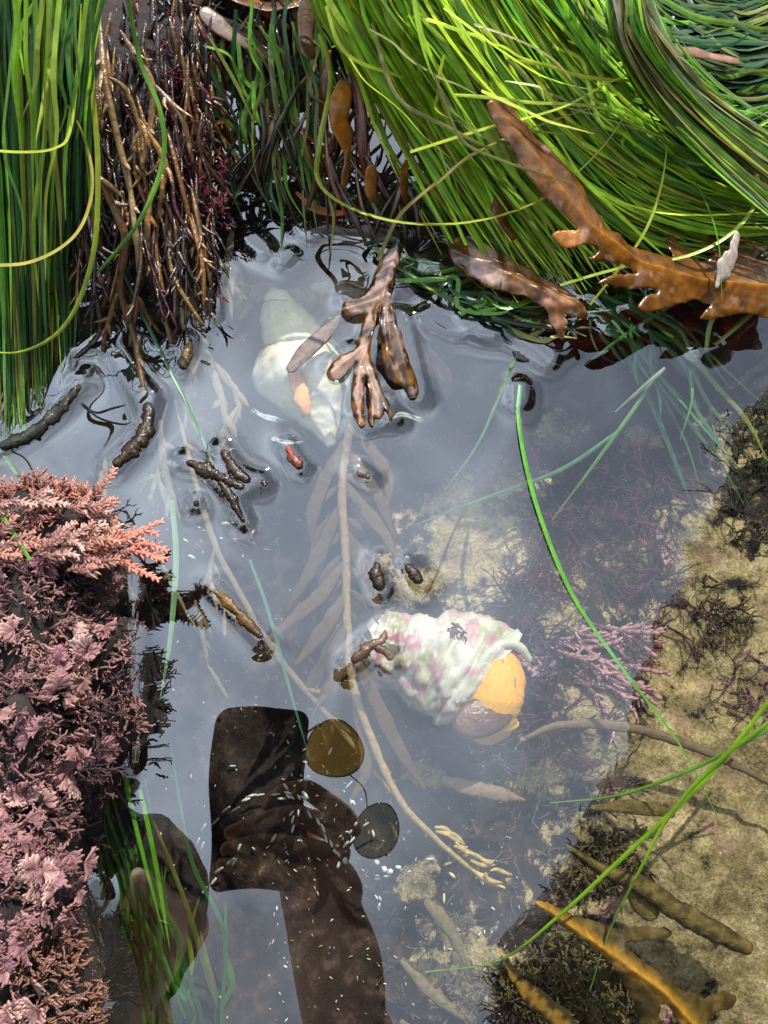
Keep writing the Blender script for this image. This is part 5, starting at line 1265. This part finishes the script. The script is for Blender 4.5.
# ------------------------------------------------------------------ water sheet
xs = graded(-.24, .40, .0016, 1.3, 1.3); ys = graded(-.20, .50, .0016, 1.3, 1.3)
def zwater(X, Y):
    Z = np.zeros_like(X)
    Z += .00005 * np.sin(X * 61 + Y * 23 + 1) * np.sin(Y * 47 - X * 31) + .00003 * np.sin(X * 140 - Y * 90)
    for pts, r, amp in WET:
        D = np.full_like(X, 9.)
        x0 = min(p[0] for p in pts) - .03; x1 = max(p[0] for p in pts) + .03; y0 = min(p[1] for p in pts) - .03; y1 = max(p[1] for p in pts) + .03
        ix = np.where((X[0] > x0) & (X[0] < x1))[0]; iy = np.where((Y[:, 0] > y0) & (Y[:, 0] < y1))[0]
        if len(ix) < 2 or len(iy) < 2: continue
        sl = (slice(iy[0], iy[-1] + 1), slice(ix[0], ix[-1] + 1)); xx, yy = X[sl], Y[sl]; d = np.full_like(xx, 9.)
        for (a, b), (c, e) in zip(pts, pts[1:]):
            dx, dy = c - a, e - b; L2 = dx * dx + dy * dy + 1e-12
            tt_ = np.clip(((xx - a) * dx + (yy - b) * dy) / L2, 0, 1)
            d = np.minimum(d, np.hypot(xx - a - tt_ * dx, yy - b - tt_ * dy))
        Z[sl] += amp * np.exp(-np.maximum(0, d - r) / .0032) * (d > -1)
    return np.clip(Z, -.0025, .0032)
w, _ = grid_obj('water', xs, ys, zwater, M['water']); tag(w, kind='structure')

# ------------------------------------------------------------------ light
SUN_EL, SUN_AZ = 46, 14      # azimuth measured from +Y towards +X
sd_ = V((math.sin(math.radians(SUN_AZ)) * math.cos(math.radians(SUN_EL)), math.cos(math.radians(SUN_AZ)) * math.cos(math.radians(SUN_EL)), math.sin(math.radians(SUN_EL))))
ld = bpy.data.lights.new('sun', 'SUN'); ld.energy = 5; ld.angle = math.radians(.6); ld.color = (1, .95, .87)
lo = bpy.data.objects.new('sun', ld); C.objects.link(lo); lo.rotation_mode = 'QUATERNION'; lo.rotation_quaternion = sd_.to_track_quat('Z', 'Y')
wd = bpy.data.worlds.new('World'); scene.world = wd; wd.use_nodes = True
n, l = wd.node_tree.nodes, wd.node_tree.links; n.clear()
sk = n.new('ShaderNodeTexSky'); sk.sky_type = 'NISHITA'; sk.sun_disc = False; sk.sun_elevation = math.radians(SUN_EL); sk.sun_rotation = math.radians(SUN_AZ)
tc = n.new('ShaderNodeTexCoord')
ns = n.new('ShaderNodeTexNoise'); ns.inputs['Scale'].default_value = 2.2; ns.inputs['Detail'].default_value = 6; ns.inputs['Roughness'].default_value = .5; l.new(tc.outputs['Generated'], ns.inputs['Vector'])
cr1 = ramp(n, [(.34, (.55,) * 3), (.60, (1, 1, 1))]); l.new(ns.outputs['Fac'], cr1.inputs[0])
ns2 = n.new('ShaderNodeTexNoise'); ns2.inputs['Scale'].default_value = 3.1; ns2.inputs['Detail'].default_value = 5; l.new(tc.outputs['Generated'], ns2.inputs['Vector'])
cc = ramp(n, [(.35, (7.6, 8.8, 11.0)), (.65, (12.2, 13.2, 14.8))]); l.new(ns2.outputs['Fac'], cc.inputs[0])
# a brighter cloud bank towards the upper left of the pool
bd = Vector((P(60, 400, 0).x, P(60, 400, 0).y, H)).normalized()
dp = n.new('ShaderNodeVectorMath'); dp.operation = 'DOT_PRODUCT'; l.new(tc.outputs['Generated'], dp.inputs[0]); dp.inputs[1].default_value = bd
ns3 = n.new('ShaderNodeTexNoise'); ns3.inputs['Scale'].default_value = 5; ns3.inputs['Detail'].default_value = 6; l.new(tc.outputs['Generated'], ns3.inputs['Vector'])
ma = n.new('ShaderNodeMath'); ma.operation = 'MULTIPLY_ADD'; l.new(ns3.outputs['Fac'], ma.inputs[0]); ma.inputs[1].default_value = .5; l.new(dp.outputs['Value'], ma.inputs[2])
bk = ramp(n, [(0.0, (1, 1, 1)), (1.0, (1, 1, 1))])
mr = n.new('ShaderNodeMapRange'); mr.inputs['From Min'].default_value = .98; mr.inputs['From Max'].default_value = 1.27; mr.inputs['To Min'].default_value = .72; mr.inputs['To Max'].default_value = 2.3; mr.clamp = True; l.new(ma.outputs[0], mr.inputs['Value'])
vm = n.new('ShaderNodeVectorMath'); vm.operation = 'SCALE'; l.new(cc.outputs[0], vm.inputs[0]); l.new(mr.outputs[0], vm.inputs['Scale'])
mc = mixc(n, l, sk.outputs[0], vm.outputs[0], cr1.outputs[0])
bg = n.new('ShaderNodeBackground'); bg.inputs[1].default_value = .1; l.new(mc, bg.inputs[0])
wo = n.new('ShaderNodeOutputWorld'); l.new(bg.outputs[0], wo.inputs[0])
scene.view_settings.view_transform = 'Standard'; scene.view_settings.look = 'None'; scene.view_settings.exposure = .42; scene.view_settings.gamma = 1
cy_ = scene.cycles
cy_.max_bounces = 8; cy_.transparent_max_bounces = 16; cy_.diffuse_bounces = 3; cy_.glossy_bounces = 4
cy_.caustics_reflective = False; cy_.sample_clamp_indirect = 6; cy_.use_denoising = True
